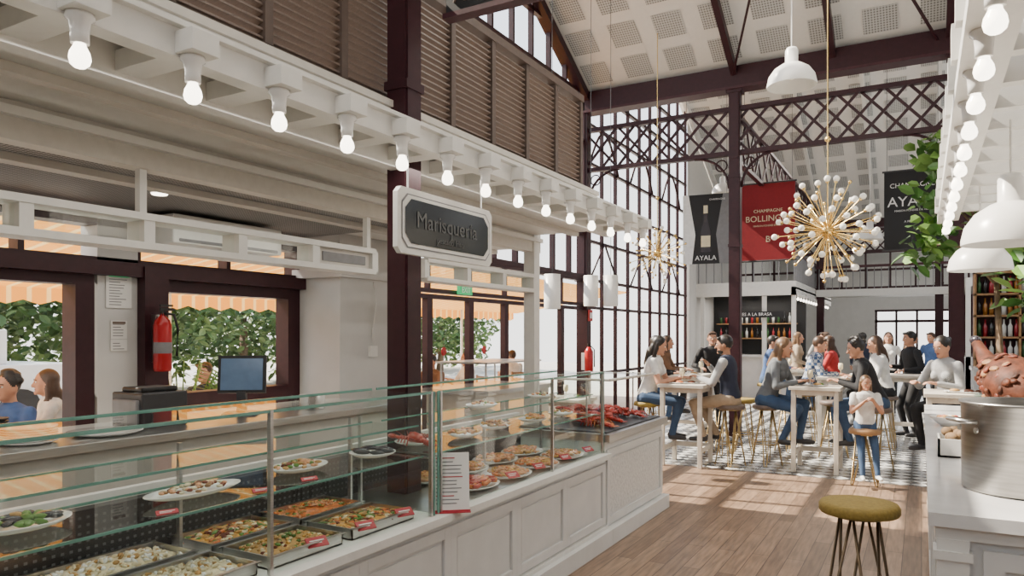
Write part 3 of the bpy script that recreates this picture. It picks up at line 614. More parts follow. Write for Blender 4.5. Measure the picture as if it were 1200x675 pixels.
for x,y,z in ((-3.95,9.2,2.0),(-3.7,9.3,2.0),(-3.9,7.9,1.92)):
    m.lathe((x,y,z),[(.10,0),(.10,.42),(.001,.42)],LAMPW,24); m.lathe((x,y,z),[(.095,.0),(.095,.40),(.001,.40)],LAMPW,24); m.cyl((x,y,z+.42),(x,y,5.5+.53*(11.8-y)),.004,.004,DARK,5)
m.done()
def sputnik(x,y,z,r,n,top,white=.6):
    m=M('sputnik_chandelier'); m.sph((x,y,z),r*.13,BRASS,14,10); ga=math.pi*(3-math.sqrt(5))
    for i in range(n):
        zz=1-2*(i+.5)/n; rr=math.sqrt(1-zz*zz); a=ga*i; L=r*random.choice([.72,.86,1.0]); d=Vector((rr*math.cos(a),rr*math.sin(a),zz))
        p=Vector((x,y,z))+d*L; m.cyl((x,y,z),p,.005,.005,BRASS,5)
        if R()<white: m.cyl(p-d*.03,p,.016,.018,BRASS,8); m.sph(p+d*.012,.031,OPALW,10,7)
        else: m.sph(p,.018,BRASS,8,6)
    m.cyl((x,y,z),(x,y,top),.007,.007,BRASS,6); m.sph((x,y,z+r+.4),.03,BRASS,8,6); m.done()
sputnik(-.80,7.7,2.62,.50,84,7.9,.75); sputnik(-3.5,10.7,2.85,.44,60,6.2,.25)
m=M('champagne_banner'); T=facing((-3.36,13,3.5),x=(1,.12,0))
m.box(-.40,.40,-.62,.62,-.01,.01,BLKB,T); m.add([T@Vector(p) for p in ((-.40,-.62,.012),(-.24,-.62,.012),(-.18,-.1,.012),(-.30,.62,.012),(-.40,.62,.012))],[(0,1,2,3,4)],WHI)
m.add([T@Vector(p) for p in ((.24,-.62,.012),(.40,-.62,.012),(.40,.62,.012),(.30,.62,.012),(.18,-.1,.012))],[(0,1,2,3,4)],GREY)
bt=[(-.09,-.42),(.09,-.42),(.09,-.02),(.035,.14),(.035,.42),(-.035,.42),(-.035,.14),(-.09,-.02)]
m.add([T@Vector((a,b,.018)) for a,b in bt],[tuple(range(8))],MUSS); m.box(-.08,.08,-.32,-.12,.019,.02,SAND,T); m.box(-.036,.036,.28,.42,.019,.021,SAND,T)
m.text('AYALA',.12,T@Matrix.Translation((0,-.52,.02)),WHI); m.text('CHAMPAGNE',.045,T@Matrix.Translation((.2,.52,.02)),WHI)
m.cyl((-3.7,12.96,4.12),(-3.7,12.96,5.9),.004,.004,DARK,5); m.cyl((-3.0,13.05,4.12),(-3.0,13.05,5.9),.004,.004,DARK,5); m.done()
def banner(x,y,z0,z1,w,mt_,lines,ink):
    m=M('champagne_banner'); T=facing((x,y,(z0+z1)/2)); h=(z1-z0)/2; m.box(-w/2,w/2,-h,h,-.008,.008,mt_,T); m.cyl(T@Vector((-w/2-.03,h,0)),T@Vector((w/2+.03,h,0)),.018,.018,DARK,8); m.cyl(T@Vector((-w/2-.03,-h,0)),T@Vector((w/2+.03,-h,0)),.018,.018,DARK,8)
    for t,s_,v in lines: m.text(t,s_,T@Matrix.Translation((0,v*h,.012)),ink)
    for sx_ in (-1,1): m.cyl((x+sx_*w*.45,y,z1),(x+sx_*w*.45,y,6.3),.004,.004,DARK,5)
    m.done()
banner(-2.47,14,2.98,4.42,.94,REDB,(('CHAMPAGNE',.085,.28),('BOLLINGER',.155,.08),('MAISON FONDEE EN 1829',.045,-.10),('B',.16,-.45)),SAND)
banner(-.14,14,3.06,4.40,.84,BLKB,(('CHAMPAGNE',.11,.62),('AYALA',.24,.2),('MAISON FONDEE EN 1860',.045,-.02),('A FRANCE',.05,-.3)),WHI)
# ---------------------------------------------------------------- furniture
def table(x,y,w=.7,d=.7,h=1.0,items=True):
    m=M('high_bar_table'); m.box(x-w/2,x+w/2,y-d/2,y+d/2,h-.04,h,TABLEW); m.box(x-w/2+.05,x+w/2-.05,y-d/2+.05,y+d/2-.05,h-.10,h-.04,TABLEW)
    for sx_ in (-1,1):
        for sy_ in (-1,1):
            cx,cy=x+sx_*(w/2-.05),y+sy_*(d/2-.05); m.box(cx-.025,cx+.025,cy-.025,cy+.025,0,h-.04,TABLEW)
    m.box(x-w/2+.06,x+w/2-.06,y+(d/2-.05)-.015,y+(d/2-.05)+.015,.18,.24,TABLEW)
    for s_ in (-1,1): m.box(x+s_*(w/2-.05)-.015,x+s_*(w/2-.05)+.015,y-d/2+.06,y+d/2-.06,.18,.24,TABLEW)
    m.done(bevel=.004)
    if items:
        m=M('drinks_and_plates')
        for i in range(3):
            px,py=x+U(-.25,.25)*w,y+U(-.3,.3)*d; m.lathe((px,py,h),[(.001,0),(.06,0),(.10,.012),(.10,.016),(.06,.006),(.001,.006)],PORC,20)
            m.sph((px,py,h+.02),(.05,.04,.02),random.choice([ORANGE,BEAN,GREEN,HAM]),8,5)
        for i in range(3):
            px,py=x+U(-.35,.35)*w,y+U(-.35,.35)*d; m.lathe((px,py,h),[(.001,0),(.028,0),(.03,.002),(.004,.01),(.004,.08),(.03,.11),(.034,.15),(.028,.19),(.027,.19),(.03,.14),(.001,.1)],WGLASS if i else SAND,14)
        m.done()
def stool(x,y,h=.75,seat=OLIVE,rod=GOLDROD,r=.18,yaw=.4,name='hairpin_bar_stool'):
    m=M(name); m.lathe((x,y,h),[(.001,-.055),(r*.96,-.055),(r,-.045),(r,-.02),(r*.95,-.004),(r*.8,0),(.001,.004)],seat,32)
    m.lathe((x,y,h),[(r*.7,-.07),(r*.7,-.055)],rod,24)
    for k in range(4):
        a=yaw+k*math.pi/2; d=Vector((math.cos(a),math.sin(a),0)); t=Vector((-d.y,d.x,0)); c=Vector((x,y,0))
        m.tube([c+d*r*.35+t*.06+Vector((0,0,h-.06)),c+d*(r*1.05)+t*.015+Vector((0,0,.012)),c+d*(r*1.08)+Vector((0,0,.008)),c+d*(r*1.05)-t*.015+Vector((0,0,.012)),c+d*r*.35-t*.06+Vector((0,0,h-.06))],.0075,rod,6)
    rr=r*.83; m.tube([(x+rr*math.cos(i*math.pi/10),y+rr*math.sin(i*math.pi/10),.27) for i in range(21)],.006,rod,6)
    m.done()
stool(-.27,3.98,.775,OLIVE,BRONZE,.185,.5)
table(-2.55,8.95,.56,.6); table(-1.08,9.30,.56,.6); table(-.95,11.6,.75,.7); table(.42,9.0,.8,.8); table(-3.2,11.2,.7,.7); table(-1.9,13.6,.8,.7); table(-.1,12.6,.7,.7,items=False); table(-4.2,9.0,.6,.6,.75)
stool(-1.0,10.3,.75,LOUV,GOLDROD,.17,.3); stool(-2.1,10.1,.75,OLIVE,GOLDROD,.17,.9); stool(-1.6,10.6,.75,LOUV,GOLDROD,.17,.1); stool(-2.4,9.9,.75,LOUV,GOLDROD,.17,.5)
# ---------------------------------------------------------------- people
skinm={'a':mat('skin_light',(.50,.25,.155),.5,var=.05),'b':mat('skin_tan',(.36,.175,.10),.5,var=.05)}
hairm={'black':mat('hair_black',(.012,.009,.007),.45,var=.3,scale=60,stretch=(6,6,1)),'brown':mat('hair_brown',(.055,.026,.013),.45,var=.3,scale=60,stretch=(6,6,1)),'lbrown':mat('hair_light_brown',(.13,.07,.033),.45,var=.3,scale=60,stretch=(6,6,1))}
EYEW=mat('eye_white',(.8,.78,.75),.3); EYED=mat('eye_dark',(.03,.02,.015),.2); LIP=mat('lips',(.38,.11,.09),.5); SHOE=mat('shoe_dark',(.03,.028,.03),.5); SHOEW=mat('shoe_white',(.7,.7,.68),.5)
cl={k:mat('cloth_'+k,c,.85,var=.15,scale=14,bump=.25) for k,c in {'white':(.68,.67,.64),'navy':(.015,.02,.042),'denim':(.035,.07,.14),'black':(.010,.010,.012),'grey':(.12,.13,.14),'lgrey':(.34,.34,.34),'brown':(.16,.08,.04),'blue':(.05,.10,.24),'beige':(.34,.26,.18),'red':(.40,.025,.025)}.items()}
def plaid():
    m=bpy.data.materials.new('cloth_plaid'); m.use_nodes=True; nt=m.node_tree; n=nt.nodes; b=n['Principled BSDF']; b.inputs['Roughness'].default_value=.85
    tc=n.new('ShaderNodeTexCoord'); ck=n.new('ShaderNodeTexChecker'); ck.inputs['Scale'].default_value=22; ck.inputs['Color1'].default_value=(.04,.08,.18,1); ck.inputs['Color2'].default_value=(.45,.46,.48,1)
    nt.links.new(tc.outputs['Object'],ck.inputs['Vector']); nt.links.new(ck.outputs[0],b.inputs['Base Color']); return m
cl['plaid']=plaid()
def ik(a,b,l1,l2,pole):
    a=Vector(a); b=Vector(b); d=b-a; L=min(d.length,(l1+l2)*.995); dn=d.normalized(); b=a+dn*L
    x=(l1*l1-l2*l2+L*L)/(2*L); h=math.sqrt(max(l1*l1-x*x,0)); p=Vector(pole); p=(p-dn*p.dot(dn))
    p=p.normalized() if p.length>1e-5 else Vector((0,0,1)); return a+dn*x+p*h,b
def person(name,loc,yaw,hz=.84,lean=8,hy=0,hp=0,hands=((-.15,.42,1.02),(.15,.42,1.02)),feet=((-.10,.32,.30),(.10,.32,.30)),top='grey',bot='denim',hair='brown',style='short',skin='a',scale=1,fem=False,short=False,vox=.009,shoe=None,vest=None,hip_y=0,side=0):
    S=scale; V=[];F=[];prims=[]
    mats=[]
    def mi(m):
        if m not in mats: mats.append(m)
        return mats.index(m)
    def addm(vs,fs):
        o=len(V); V.extend([tuple(v) for v in vs]); F.extend([tuple(i+o for i in f) for f in fs])
    def cap(a,b,ra,rb,m,n=12):
        a=Vector(a);b=Vector(b); d=b-a; L=max(d.length,1e-4); q=d.to_track_quat('Z','Y').to_matrix(); rings=[]
        for i in range(5): t=-math.pi/2+i*math.pi/8; rings.append((ra*math.cos(t) if i else .0004,ra*math.sin(t)))
        for i in range(5): t=i*math.pi/8; rings.append((rb*math.cos(t) if i<4 else .0004,L+rb*math.sin(t)))
        vs=[a+q@Vector((r*math.cos(2*math.pi*k/n),r*math.sin(2*math.pi*k/n),z)) for r,z in rings for k in range(n)]
        fs=[(i*n+k,i*n+(k+1)%n,(i+1)*n+(k+1)%n,(i+1)*n+k) for i in range(len(rings)-1) for k in range(n)]+[tuple(reversed(range(n))),tuple(range((len(rings)-1)*n,len(rings)*n))]
        addm(vs,fs); prims.append(('c',np.array(a),np.array(b),ra,rb,mi(m)))
    def ell(c,r,m,rot=Matrix.Identity(3),nu=14,nv=10):
        c=Vector(c); vs=[]
        for k in range(nv+1):
            t=.02+(math.pi-.04)*k/nv
            for i in range(nu):
                a=2*math.pi*i/nu; vs.append(c+rot@Vector((r[0]*math.sin(t)*math.cos(a),r[1]*math.sin(t)*math.sin(a),-r[2]*math.cos(t))))
        fs=[(k*nu+i,k*nu+(i+1)%nu,(k+1)*nu+(i+1)%nu,(k+1)*nu+i) for k in range(nv) for i in range(nu)]+[tuple(reversed(range(nu))),tuple(range(nv*nu,(nv+1)*nu))]
        addm(vs,fs); prims.append(('e',np.array(c),np.array(rot),np.array(r),0,mi(m)))
    sk=skinm[skin]; hr=hairm[hair]; tp=cl[top]; bt=cl[bot]; sh=shoe or SHOE
    hz=hz/S; hands=[Vector(h)/S for h in hands]; feet=[Vector(f)/S for f in feet]
    ln=math.radians(lean); sd_=math.radians(side); P=Vector((0,hip_y,hz)); t=Vector((math.sin(sd_),math.sin(ln),math.cos(ln))).normalized(); fw=Vector((0,math.cos(ln),-math.sin(ln))); X=fw.cross(t).normalized(); fw=t.cross(X)
    k=.90 if fem else 1.0
    prof=[(-.07,.150*(1.04 if fem else 1),.115),(.0,.155*(1.04 if fem else 1),.120),(.11,.140*k,.105),(.20,.138*k,.100),(.32,.160*k,.115),(.41,.172*k,.110),(.47,.150*k,.092),(.51,.075,.065)]
    n=20; vs=[]
    for s_,w_,d_ in prof:
        for i in range(n):
            a=2*math.pi*i/n; ca,sa=math.cos(a),math.sin(a); e=.85
            vs.append(P+t*s_+X*w_*math.copysign(abs(ca)**e,ca)+fw*d_*math.copysign(abs(sa)**e,sa))
    fs=[(i*n+q,i*n+(q+1)%n,(i+1)*n+(q+1)%n,(i+1)*n+q) for i in range(len(prof)-1) for q in range(n)]+[tuple(reversed(range(n))),tuple(range((len(prof)-1)*n,len(prof)*n))]
    addm(vs,fs); prims.append(('l',np.array(P),np.array(t),(np.array(X),np.array(fw),np.array(prof)),0,mi(cl[vest] if vest else tp)))
    if fem:
        for s_ in (-1,1): ell(P+t*.33+X*s_*.07+fw*.085,(.058,.05,.06),tp)
    ell(P-t*.05,(.162,.125,.11),bt)
    nb=P+t*.49; hd=(t*.6+Vector((0,0,.8))).normalized(); Hc=nb+hd*.155+fw*.02
    cap(nb-t*.03,nb+hd*.09,.056,.050,sk)
    Rh=(Matrix.Rotation(math.radians(hy),3,'Z')@Matrix.Rotation(math.radians(-hp if hp>0 else hp),3,'X'))
    def H(x,y,z): return Hc+Rh@Vector((x,y,z))
    ell(H(0,0,.01),(.075,.092,.108),sk,Rh); ell(H(0,.022,-.055),(.054,.062,.060),sk,Rh)
    cap(H(0,.088,.008),H(0,.104,-.024),.009,.0145,sk); ell(H(0,.076,-.088),(.026,.02,.018),sk,Rh)
    for s_ in (-1,1): ell(H(s_*.078,-.005,-.01),(.011,.020,.030),sk,Rh)
    ell(H(0,-.020,.034),(.085,.096,.100),hr,Rh)
    if style=='curly':
        for i in range(26):
            a=U(0,6.28); e=U(.1,1.5); ell(H(.085*math.cos(a)*math.cos(e),-.02+.095*math.sin(a)*math.cos(e),.04+.10*math.sin(e)),(.026,.026,.026),hr,nu=8,nv=6)
    if style in('long','wavy'):
        ell(H(0,-.06,-.06),(.085,.055,.13),hr,Rh); cap(H(0,-.07,-.10),nb-t*.10-fw*.10,.07,.045,hr)
        for s_ in (-1,1): cap(H(s_*.074,-.01,.03),H(s_*.082,-.005,-.15),.022,.026,hr); cap(H(s_*.082,-.005,-.15),nb+X*s_*.09-t*.10+fw*.02,.026,.018,hr)
    if style=='bun': ell(H(0,-.12,.05),(.04,.04,.04),hr,Rh)
    if style=='short':
        cap(H(-.05,.055,.088),H(.05,.06,.085),.022,.022,hr)
        if not fem and skin=='b': ell(H(0,.03,-.07),(.052,.058,.047),hr,Rh)
    for s_,h in zip((-1,1),hands):
        sh_=P+t*.435+X*s_*(.165*k+.012); e,wr=ik(sh_,h,.285,.25,X*s_*.7-fw*.5+Vector((0,0,-1)))
        if short:
            cap(sh_,sh_.lerp(e,.5),.058,.056,tp); cap(sh_.lerp(e,.4),e,.043,.037,sk); cap(e,wr,.037,.025,sk)
        else:
            cap(sh_,e,.056*k+.002,.047,tp); cap(e,wr.lerp(e,.08),.046,.034,tp); cap(wr.lerp(e,.2),wr,.027,.024,sk)
        f=(wr-e).normalized(); nm=Vector((0,0,-1)); nm=(nm-f*nm.dot(f)); nm=nm.normalized() if nm.length>.1 else fw.copy(); sd=f.cross(nm).normalized()*(-1)
        rot=Matrix((sd,f,nm)).transposed(); ell(wr+f*.045,(.040,.052,.016),sk,rot,10,8)
        th=-s_ if (sd.dot(X)>0) else s_
        for j,(of,l_) in enumerate(((-.029,.058),(-.010,.072),(.010,.078),(.029,.068))):
            of=of*th; a=wr+f*.082+sd*of; b=a+(f*.9+nm*.3).normalized()*l_*.5; c=b+(f*.55+nm*.85).normalized()*l_*.5
            cap(a,b,.0088,.008,sk,8); cap(b,c,.008,.0068,sk,8)
        a=wr+f*.02+sd*th*.030; b=a+(f*.6+sd*th*.75+nm*.2).normalized()*.036; c=b+(f*.9+sd*th*.1+nm*.4).normalized()*.030
        cap(a,b,.011,.0098,sk,8); cap(b,c,.0098,.0075,sk,8)
    for s_,f_ in zip((-1,1),feet):
        hp_=P+X*s_*.088-t*.03; an=f_+Vector((0,0,.075)); kn,an=ik(hp_,an,.43,.41,Vector((s_*.10,1,.35)))
        cap(hp_,kn,.088,.060,bt); cap(kn,kn.lerp(an,.35),.058,.056,bt); cap(kn.lerp(an,.3),an,.056,.040,bt)
        cap(an+Vector((0,-.02,-.042)),an+Vector((s_*.02,.15,-.052)),.038,.028,sh); cap(an,an+Vector((0,0,-.03)),.034,.034,sh)
    me=bpy.data.meshes.new('tmp'); me.from_pydata(V,[],F); o=bpy.data.objects.new('tmp',me); C.collection.objects.link(o)
    rm=o.modifiers.new('r','REMESH'); rm.mode='VOXEL'; rm.voxel_size=vox
    smd=o.modifiers.new('s','SMOOTH'); smd.factor=.4; smd.iterations=2
    C.view_layer.update(); nm_=bpy.data.meshes.new_from_object(o.evaluated_get(C.evaluated_depsgraph_get())); bpy.data.objects.remove(o)
    nf=len(nm_.polygons); ce=np.empty(nf*3); nm_.polygons.foreach_get('center',ce); ce=ce.reshape(-1,3)
    best=np.full(nf,1e9); idx=np.zeros(nf,int)
    for p in prims:
        if p[0]=='c':
            _,a,b,ra,rb,mm=p; ab=b-a; u=np.clip(((ce-a)@ab)/max(ab@ab,1e-9),0,1); dd=np.linalg.norm(ce-(a+u[:,None]*ab),axis=1)-(ra+(rb-ra)*u)
        elif p[0]=='e':
            _,c_,rot,r_,_,mm=p; q=(ce-c_)@rot; g=np.linalg.norm(q/r_,axis=1); g2=np.linalg.norm(q/(r_*r_),axis=1); dd=g*(g-1)/np.maximum(g2,1e-6)
        else:
            _,P_,t_,(X_,f__,pr),_,mm=p; q=ce-P_; s_=q@t_; w_=np.interp(s_,pr[:,0],pr[:,1]); d_=np.interp(s_,pr[:,0],pr[:,2]); g=np.sqrt(((q@X_)/w_)**2+((q@f__)/d_)**2); dd=(g-1)*np.minimum(w_,d_)*.9+np.maximum(0,s_-.51)+np.maximum(0,-.07-s_)
        k_=dd<best; best[k_]=dd[k_]; idx[k_]=mm
    m=M(name); vv=np.empty(len(nm_.vertices)*3); nm_.vertices.foreach_get('co',vv); vv=vv.reshape(-1,3)
    m.v=[tuple(v) for v in vv]; m.f=[tuple(p.vertices) for p in nm_.polygons]; m.fm=idx.tolist(); m.sm=[True]*nf; m.ms=list(mats); bpy.data.meshes.remove(nm_)
    for s_ in (-1,1):
        m.sph(H(s_*.030,.080,.012),(.013,.009,.008),EYEW,8,6,Rh); m.sph(H(s_*.030,.087,.012),(.006,.004,.006),EYED,8,6,Rh)
        m.tube([H(s_*.016,.091,.030),H(s_*.032,.088,.035),H(s_*.048,.078,.030)],.0035,hr,5)
    m.sph(H(0,.082,-.056),(.022,.007,.0055),LIP,10,6,Rh)
    T=Matrix.Translation(Vector(loc))@Matrix.Rotation(math.radians(yaw),4,'Z')@Matrix.Scale(S,4)
    m.v=[tuple(T@Vector(v)) for v in m.v]
    return m.done()
def sitter(name,x,y,yaw,st=True,**k):
    if st: stool(x,y,.75,OLIVE if R()<.5 else LOUV,GOLDROD,.17,R())
    return person(name,(x,y,0),yaw,**k)
FR=((-.10,.30,.29),(.10,.34,.29))
sitter('seated_woman',-3.08,9.0,-82,lean=14,hp=-18,top='white',bot='denim',hair='black',style='long',fem=True,short=True,feet=FR,hands=((-.12,.42,1.06),(.12,.40,1.06)))
sitter('seated_man',-2.05,9.10,88,lean=6,hy=12,hp=-6,top='lgrey',vest='navy',bot='beige',hair='black',skin='b',feet=((-.12,.30,.29),(.12,.20,.29)),hands=((-.14,.36,1.08),(.12,.30,1.22)))
sitter('seated_woman',-1.66,9.33,-98,lean=20,hp=-12,top='grey',bot='denim',hair='lbrown',style='long',fem=True,feet=((-.10,.36,.29),(.10,.22,.29)),hands=((-.12,.42,1.05),(.14,.40,1.05)))
sitter('seated_man',-.46,9.60,100,lean=22,hp=-15,hy=10,top='black',bot='denim',hair='black',style='curly',feet=FR,hands=((-.14,.42,1.05),(.14,.42,1.05)))
stool(-.53,8.64,.60,WOOD,GOLDROD,.16,.8)
person('seated_girl',(-.53,8.66,0),196,hz=.665,lean=4,hp=-10,hy=8,top='white',bot='denim',hair='lbrown',style='long',fem=False,short=True,scale=.66,vox=.008,feet=((-.07,.24,.10),(.07,.22,.08)),hands=((-.05,.18,.90),(.06,.19,.89)),shoe=SHOEW)
sitter('seated_man',-1.5,11.75,-85,lean=16,hp=-10,top='plaid',bot='denim',hair='brown',feet=FR,vox=.012)
sitter('seated_woman',-.45,11.5,110,lean=12,hp=-10,top='white',bot='black',hair='brown',style='long',fem=True,feet=FR,vox=.012)
person('standing_person',(-.12,13.2,0),120,hz=.90,lean=4,top='black',bot='black',hair='black',feet=((-.10,.02,0),(.10,.05,0)),hands=((-.2,.25,1.05),(.2,.25,1.1)),vox=.012)
sitter('seated_woman',.30,9.75,140,lean=14,hp=-18,top='lgrey',bot='black',hair='black',style='bun',fem=True,feet=FR,hands=((-.14,.40,1.06),(.14,.40,1.06)),vox=.010)
sitter('seated_man',-3.75,11.0,-85,lean=12,top='black',bot='denim',hair='black',feet=FR,vox=.012,hp=-10)
sitter('seated_woman',-3.9,12.1,-80,lean=10,top='brown',bot='black',hair='brown',style='long',fem=True,feet=FR,vox=.012)
person('standing_person',(-3.15,12.6,0),200,hz=.90,lean=2,top='black',bot='black',hair='brown',feet=((-.10,.02,0),(.10,.05,0)),hands=((-.2,.22,1.0),(.2,.22,1.05)),vox=.012)
sitter('seated_man',-2.4,13.5,-90,lean=10,top='blue',bot='denim',hair='black',feet=FR,vox=.012)
sitter('seated_woman',-1.3,13.7,95,lean=10,top='red',bot='denim',hair='brown',style='long',fem=True,feet=FR,vox=.012)
SF=((-.10,.02,0),(.10,.05,0))
for x,y,yw,tp_,hr_,st_,fm in ((-.6,17,180,'white','brown','long',True),(-1.2,19,30,'navy','black','short',False),(-1.7,16.2,100,'black','brown','short',False),(-2.0,18,200,'lgrey','black','short',False),(-.2,16,-100,'brown','brown','long',True),(.2,19,150,'blue','brown','short',False),(-2.3,16.3,-80,'beige','lbrown','long',True)):
    person('standing_person',(x,y,0),yw,hz=.90,lean=2,top=tp_,bot='black',hair=hr_,style=st_,fem=fm,feet=SF,hands=((-.22,.12,.9),(.2,.2,1.0)),vox=.015)
LF=((-.10,.42,0),(.10,.42,0))
LH=((-.14,.40,.80),(.14,.40,.80))
def chair(x,y,yaw):
    m=M('cafe_chair'); m.X=Matrix.Translation((x,y,0))@Matrix.Rotation(math.radians(yaw),4,'Z')
    m.box(-.21,.21,-.2,.22,.40,.43,WOOD)
    for a in (-.19,.19):
        m.bar((a,.2,0),(a,.2,.40),.03,.03,WOOD); m.bar((a,-.2,0),(a,-.24,.86),.03,.03,WOOD)
    for z in (.58,.7,.82): m.bar((-.19,-.225,z),(.19,-.225,z),.02,.05,WOOD)
    m.done()
for i,(x,y,yaw,tp_,hr_,st_,fm) in enumerate(((-6.6,3.25,-160,'blue','black','curly',False),(-6.9,3.75,160,'white','brown','long',True),(-7.2,5.6,200,'navy','brown','short',False),(-7.0,9.8,180,'brown','black','short',False),(-7.2,11.2,150,'white','brown','long',True),(-7.0,8.2,60,'grey','brown','short',False),(-7.4,13.2,60,'white','brown','short',False))):
    chair(x,y,yaw); person('seated_diner',(x,y,0),yaw,hz=.53,lean=8,hands=LH,feet=LF,top=tp_,bot='denim',hair=hr_,style=st_,fem=fm,short=not fm,vox=.013)
for x,y in ((-6.75,2.55),(-7.1,4.9),(-7.1,9.0),(-7.2,10.5)):
    m=M('terrace_table'); m.lathe((x,y,0),[(.001,.72),(.38,.72),(.38,.745),(.001,.745)],LAMPW,28); m.cyl((x,y,.02),(x,y,.72),.03,.03,STEEL,10); m.lathe((x,y,0),[(.001,.03),(.22,.02),(.22,0),(.001,0)],DARK,20); m.done()
m=M('terrace_awning')
m.add([(-6.6,-3,2.72),(-10,-3,2.22),(-10,18,2.22),(-6.6,18,2.72)],[(0,1,2,3)],AWN)
y=-3
while y<17.8: m.add([(-10,y,2.22),(-10,y+.4,2.22),(-10,y+.4,2.06),(-10,y+.2,2.0),(-10,y,2.06)],[(0,1,2,3,4)],AWN); y+=.4
for y in (-1,3,7,11,15): m.cyl((-9.9,y,0),(-9.9,y,2.25),.03,.03,WHITE,8)
m.done()
m=M('parked_van'); m.box(-15.5,-13.5,3,7.6,.35,1.1,LAMPW); m.box(-15.3,-13.7,3.4,6.6,1.1,1.7,LAMPW); m.box(-13.7,-13.66,3.6,6.4,1.18,1.55,DARK)
for y in (3.9,6.7): m.cyl((-13.45,y,.35),(-13.7,y,.35),.33,.33,BLACK,20)
m.done(bevel=.08)
def foliage(m,c,r,n,s,mats_):
    for i in range(n):
        d=Vector((random.gauss(0,1),random.gauss(0,1),random.gauss(0,1))).normalized(); p=Vector(c)+Vector((d.x*r[0],d.y*r[1],d.z*r[2]))*(R()**.45)
        q=Euler((U(-1.1,1.1),U(-1.1,1.1),R()*6.28)).to_matrix(); k=s*U(.7,1.3)
        v=[(0,0,0),(.28*k,.35*k,.06*k),(.24*k,.75*k,.02*k),(0,k,-.08*k),(-.24*k,.75*k,.02*k),(-.28*k,.35*k,.06*k)]
        m.add([p+q@Vector(a) for a in v],[(0,1,2,3),(0,3,4,5)],random.choice(mats_))
for x,y,z,r in ((-17,2,2.5,2.2),(-18,6.5,2.6,2.6),(-17,11,2.5,2.4),(-19,16,2.8,2.9),(-18,21,2.8,2.8),(-17,-3,2.5,2.4),(-19,27,2.8,2.8)):
    m=M('street_tree'); m.tube([(x,y,0),(x+.1,y,1.2),(x,y+.1,2.4)],[.18,.14,.09],BARK,8); foliage(m,(x,y,z),(r,r*1.3,r*.7),3600,.24,[TLEAF,TLEAF,TLEAF2]); m.done()
m=M('hedge_row')
for i in range(20): foliage(m,(-20.5,-6+i*2,1.2),(.9,1.5,1.2),260,.32,[TLEAF,TLEAF2])
m.done()
m=M('potted_palm'); m.lathe((-6.0,4.35,0),[(.001,0),(.16,0),(.2,.4),(.17,.4),(.001,.36)],TERR,20)
for i in range(22):
    a=R()*6.28; e=U(.3,1.0); pts=[Vector((-6.0,4.35,.4))+Vector((math.cos(a)*e*.6*t_,math.sin(a)*e*.6*t_,1.0*t_*1.1-.45*e*t_*t_)) for t_ in (0,.3,.6,.85,1)]
    m.tube(pts,.006,LEAF2,4)
    for j in range(14):
        t_=.3+.7*j/14; b=pts[0].lerp(pts[-1],t_)+Vector((0,0,.12*math.sin(t_*3))); 
        for s_ in (-1,1): 
            d=Vector((-math.sin(a)*s_,math.cos(a)*s_,-.3)); m.add([b,b+d*.16+Vector((math.cos(a),math.sin(a),0))*.08,b+Vector((math.cos(a),math.sin(a),0))*.03],[(0,1,2)],LEAF2)
m.done()
def figtree(x,y,cl_,s=.22,h=2.2):
    m=M('fiddle_leaf_fig'); m.lathe((x,y,0),[(.001,0),(.22,0),(.28,.5),(.25,.5),(.001,.45)],PORC,24)
    m.tube([(x,y,.45),(x+.05,y,1.2),(x,y+.05,h)],[.04,.035,.02],BARK,8)
    for c,r,n in cl_: m.tube([(x,y,h-.5),((x+c[0])/2,(y+c[1])/2,(h+c[2])/2-.1),c],[.02,.014,.008],BARK,6); foliage(m,c,(r,r,r*1.1),n,s,[LEAF,LEAF,LEAF2])
    m.done()
figtree(.60,8.2,[((.20,8.2,3.35),.26,90),((.24,8.3,2.95),.32,120),((.06,8.2,2.50),.26,90),((.8,8.1,2.6),.4,130)],.15,2.6)
figtree(1.15,8.0,[((1.0,8,2.5),.4,110),((1.3,8.0,3.0),.35,100),((.9,7.9,2.0),.3,70)],.18,2.4)
# ---------------------------------------------------------------- back stalls
m=M('bar_back_shelf'); m.box(.75,2.6,14.3,14.5,0,3.0,PLUML)
for z in (1.2,1.55,1.9,2.25,2.6): m.box(.75,2.6,14.0,14.3,z,z+.03,WOOD)
for x in (.75,1.35,1.95,2.57): m.box(x,x+.03,14.0,14.3,0,2.9,WOOD)
m.box(.7,2.7,13.9,14.5,2.9,3.1,WHITE); m.box(.7,2.7,13.4,13.5,0,1.05,PANEL); m.box(.68,2.72,13.35,14.0,1.05,1.1,MARBLE); m.done()
m=M('bottle_collection'); BT=[mat('bottle_%s'%n,c,.12,coat=.3) for n,c in (('green',(.03,.10,.03)),('amber',(.30,.12,.02)),('dark',(.02,.02,.02)),('clear',(.6,.62,.6)),('red',(.3,.02,.03)))]
for z in (1.23,1.58,1.93,2.28):
    x=.82
    while x<2.5: m.lathe((x,14.12,z),[(.001,0),(.033,0),(.035,.17),(.013,.21),(.013,.28),(.001,.28)],random.choice(BT),10); x+=.085
m.done()
m=M('mezzanine_stall')
m.box(-5.15,-2.7,19,27,2.75,2.95,WHITE); m.box(-2.8,-2.7,18.95,27,2.6,2.8,WHITE); m.box(-5.15,-2.7,18.95,19.05,2.6,2.8,WHITE)
for x in (-5.0,-4.2,-3.45,-2.75): m.box(x-.05,x+.05,19,19.1,0,2.7,WHITE)
for i in range(13): x=-5.1+i*.2; m.box(x-.012,x+.012,19,19.03,2.95,3.65,GREY)
for i in range(40): y=19+i*.2; m.box(-2.75,-2.72,y-.012,y+.012,2.95,3.65,GREY)
m.box(-5.15,-2.7,18.97,19.05,3.63,3.7,PLUML); m.box(-2.78,-2.7,19,27,3.63,3.7,PLUML)
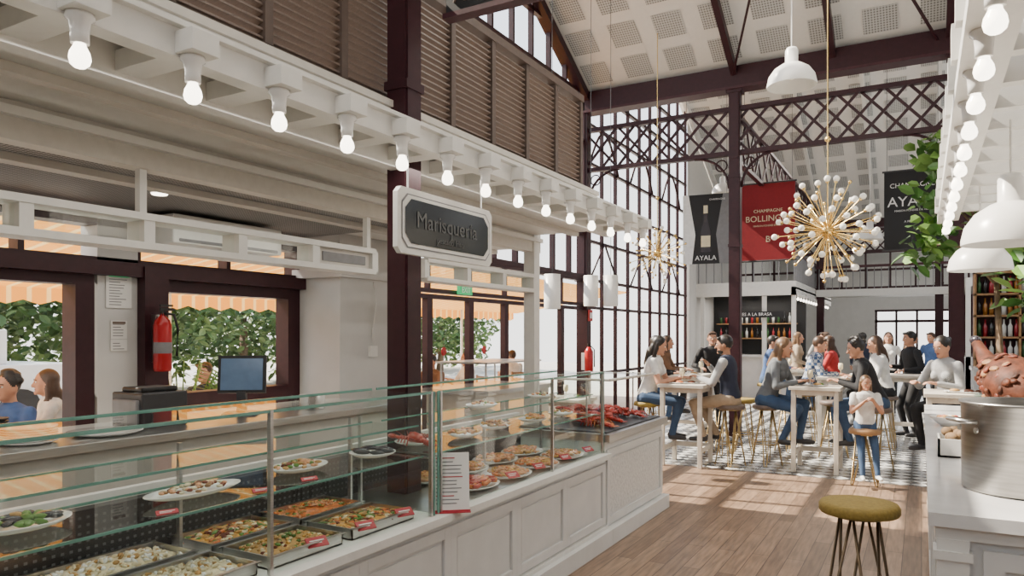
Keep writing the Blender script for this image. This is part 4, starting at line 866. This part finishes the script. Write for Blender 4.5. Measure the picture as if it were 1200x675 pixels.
m.box(-5.15,-2.7,20.8,20.9,0,2.7,BLACK); m.box(-5.1,-2.75,19.2,19.8,0,1.05,PANEL); m.box(-5.12,-2.72,19.1,19.85,1.05,1.1,MARBLE)
for z in (1.5,1.9): m.box(-5,-2.9,20.5,20.8,z,z+.03,WOOD)
m.done()
m=M('stall_name_sign'); m.box(-4.55,-2.95,18.88,18.93,2.05,2.2,BLKB); m.text('CARNES A LA BRASA',.11,facing((-3.75,18.87,2.125)),WHI); m.done()
m=M('bottle_collection')
for z in (1.53,1.93):
    x=-4.9
    while x<-3: m.lathe((x,20.62,z),[(.001,0),(.033,0),(.035,.17),(.013,.21),(.013,.28),(.001,.28)],random.choice(BT),8); x+=.14
m.done()
bulb_string('festoon_bulbs',[(-2.66,19.1+.5*i,2.5) for i in range(14)])
m=M('mezzanine_stall'); m.box(.9,4,20,31,2.75,2.95,WHITE); m.box(.9,4,24,24.1,0,2.75,PLUML); m.box(.9,1.3,20,31,0,1.05,PANEL); m.box(.85,1.35,20,31,1.05,1.1,MARBLE)
for y in (20,23,26,30): m.box(.9,1.0,y,y+.1,0,2.75,WHITE)
m.done()
m=M('bridge_gallery'); m.box(-2.68,.88,22.8,23.8,2.72,2.92,WHITE)
for i in range(20): x=-2.6+i*.18; m.box(x-.01,x+.01,22.8,22.83,2.92,3.55,GREY)
m.box(-2.68,.88,22.78,22.85,3.53,3.6,PLUML); m.done()
area('hall_fill',(-1,6,6.2),(0,0,0),3,3,150); area('hall_fill',(-1,0,5.5),(0,0,0),3,3,100); area('hall_fill',(-1,16,5.3),(0,0,0),4,4,180); area('hall_fill',(-.5,26,4.6),(0,0,0),4,4,200)  # added area lights that brighten the hall, not fittings of the building
area('stall_fill',(-2.45,3,2.55),(0,0,0),.15,6,34); area('stall_fill',(-4.2,3,2.43),(0,0,0),.5,3,12); area('bar_fill',(1.2,5,2.55),(0,0,0),.5,3,14); area('stall_fill',(-3.9,19.9,2.6),(0,0,0),1.5,.6,30)  # added fill lights under the stall canopies and above the bar, without fittings
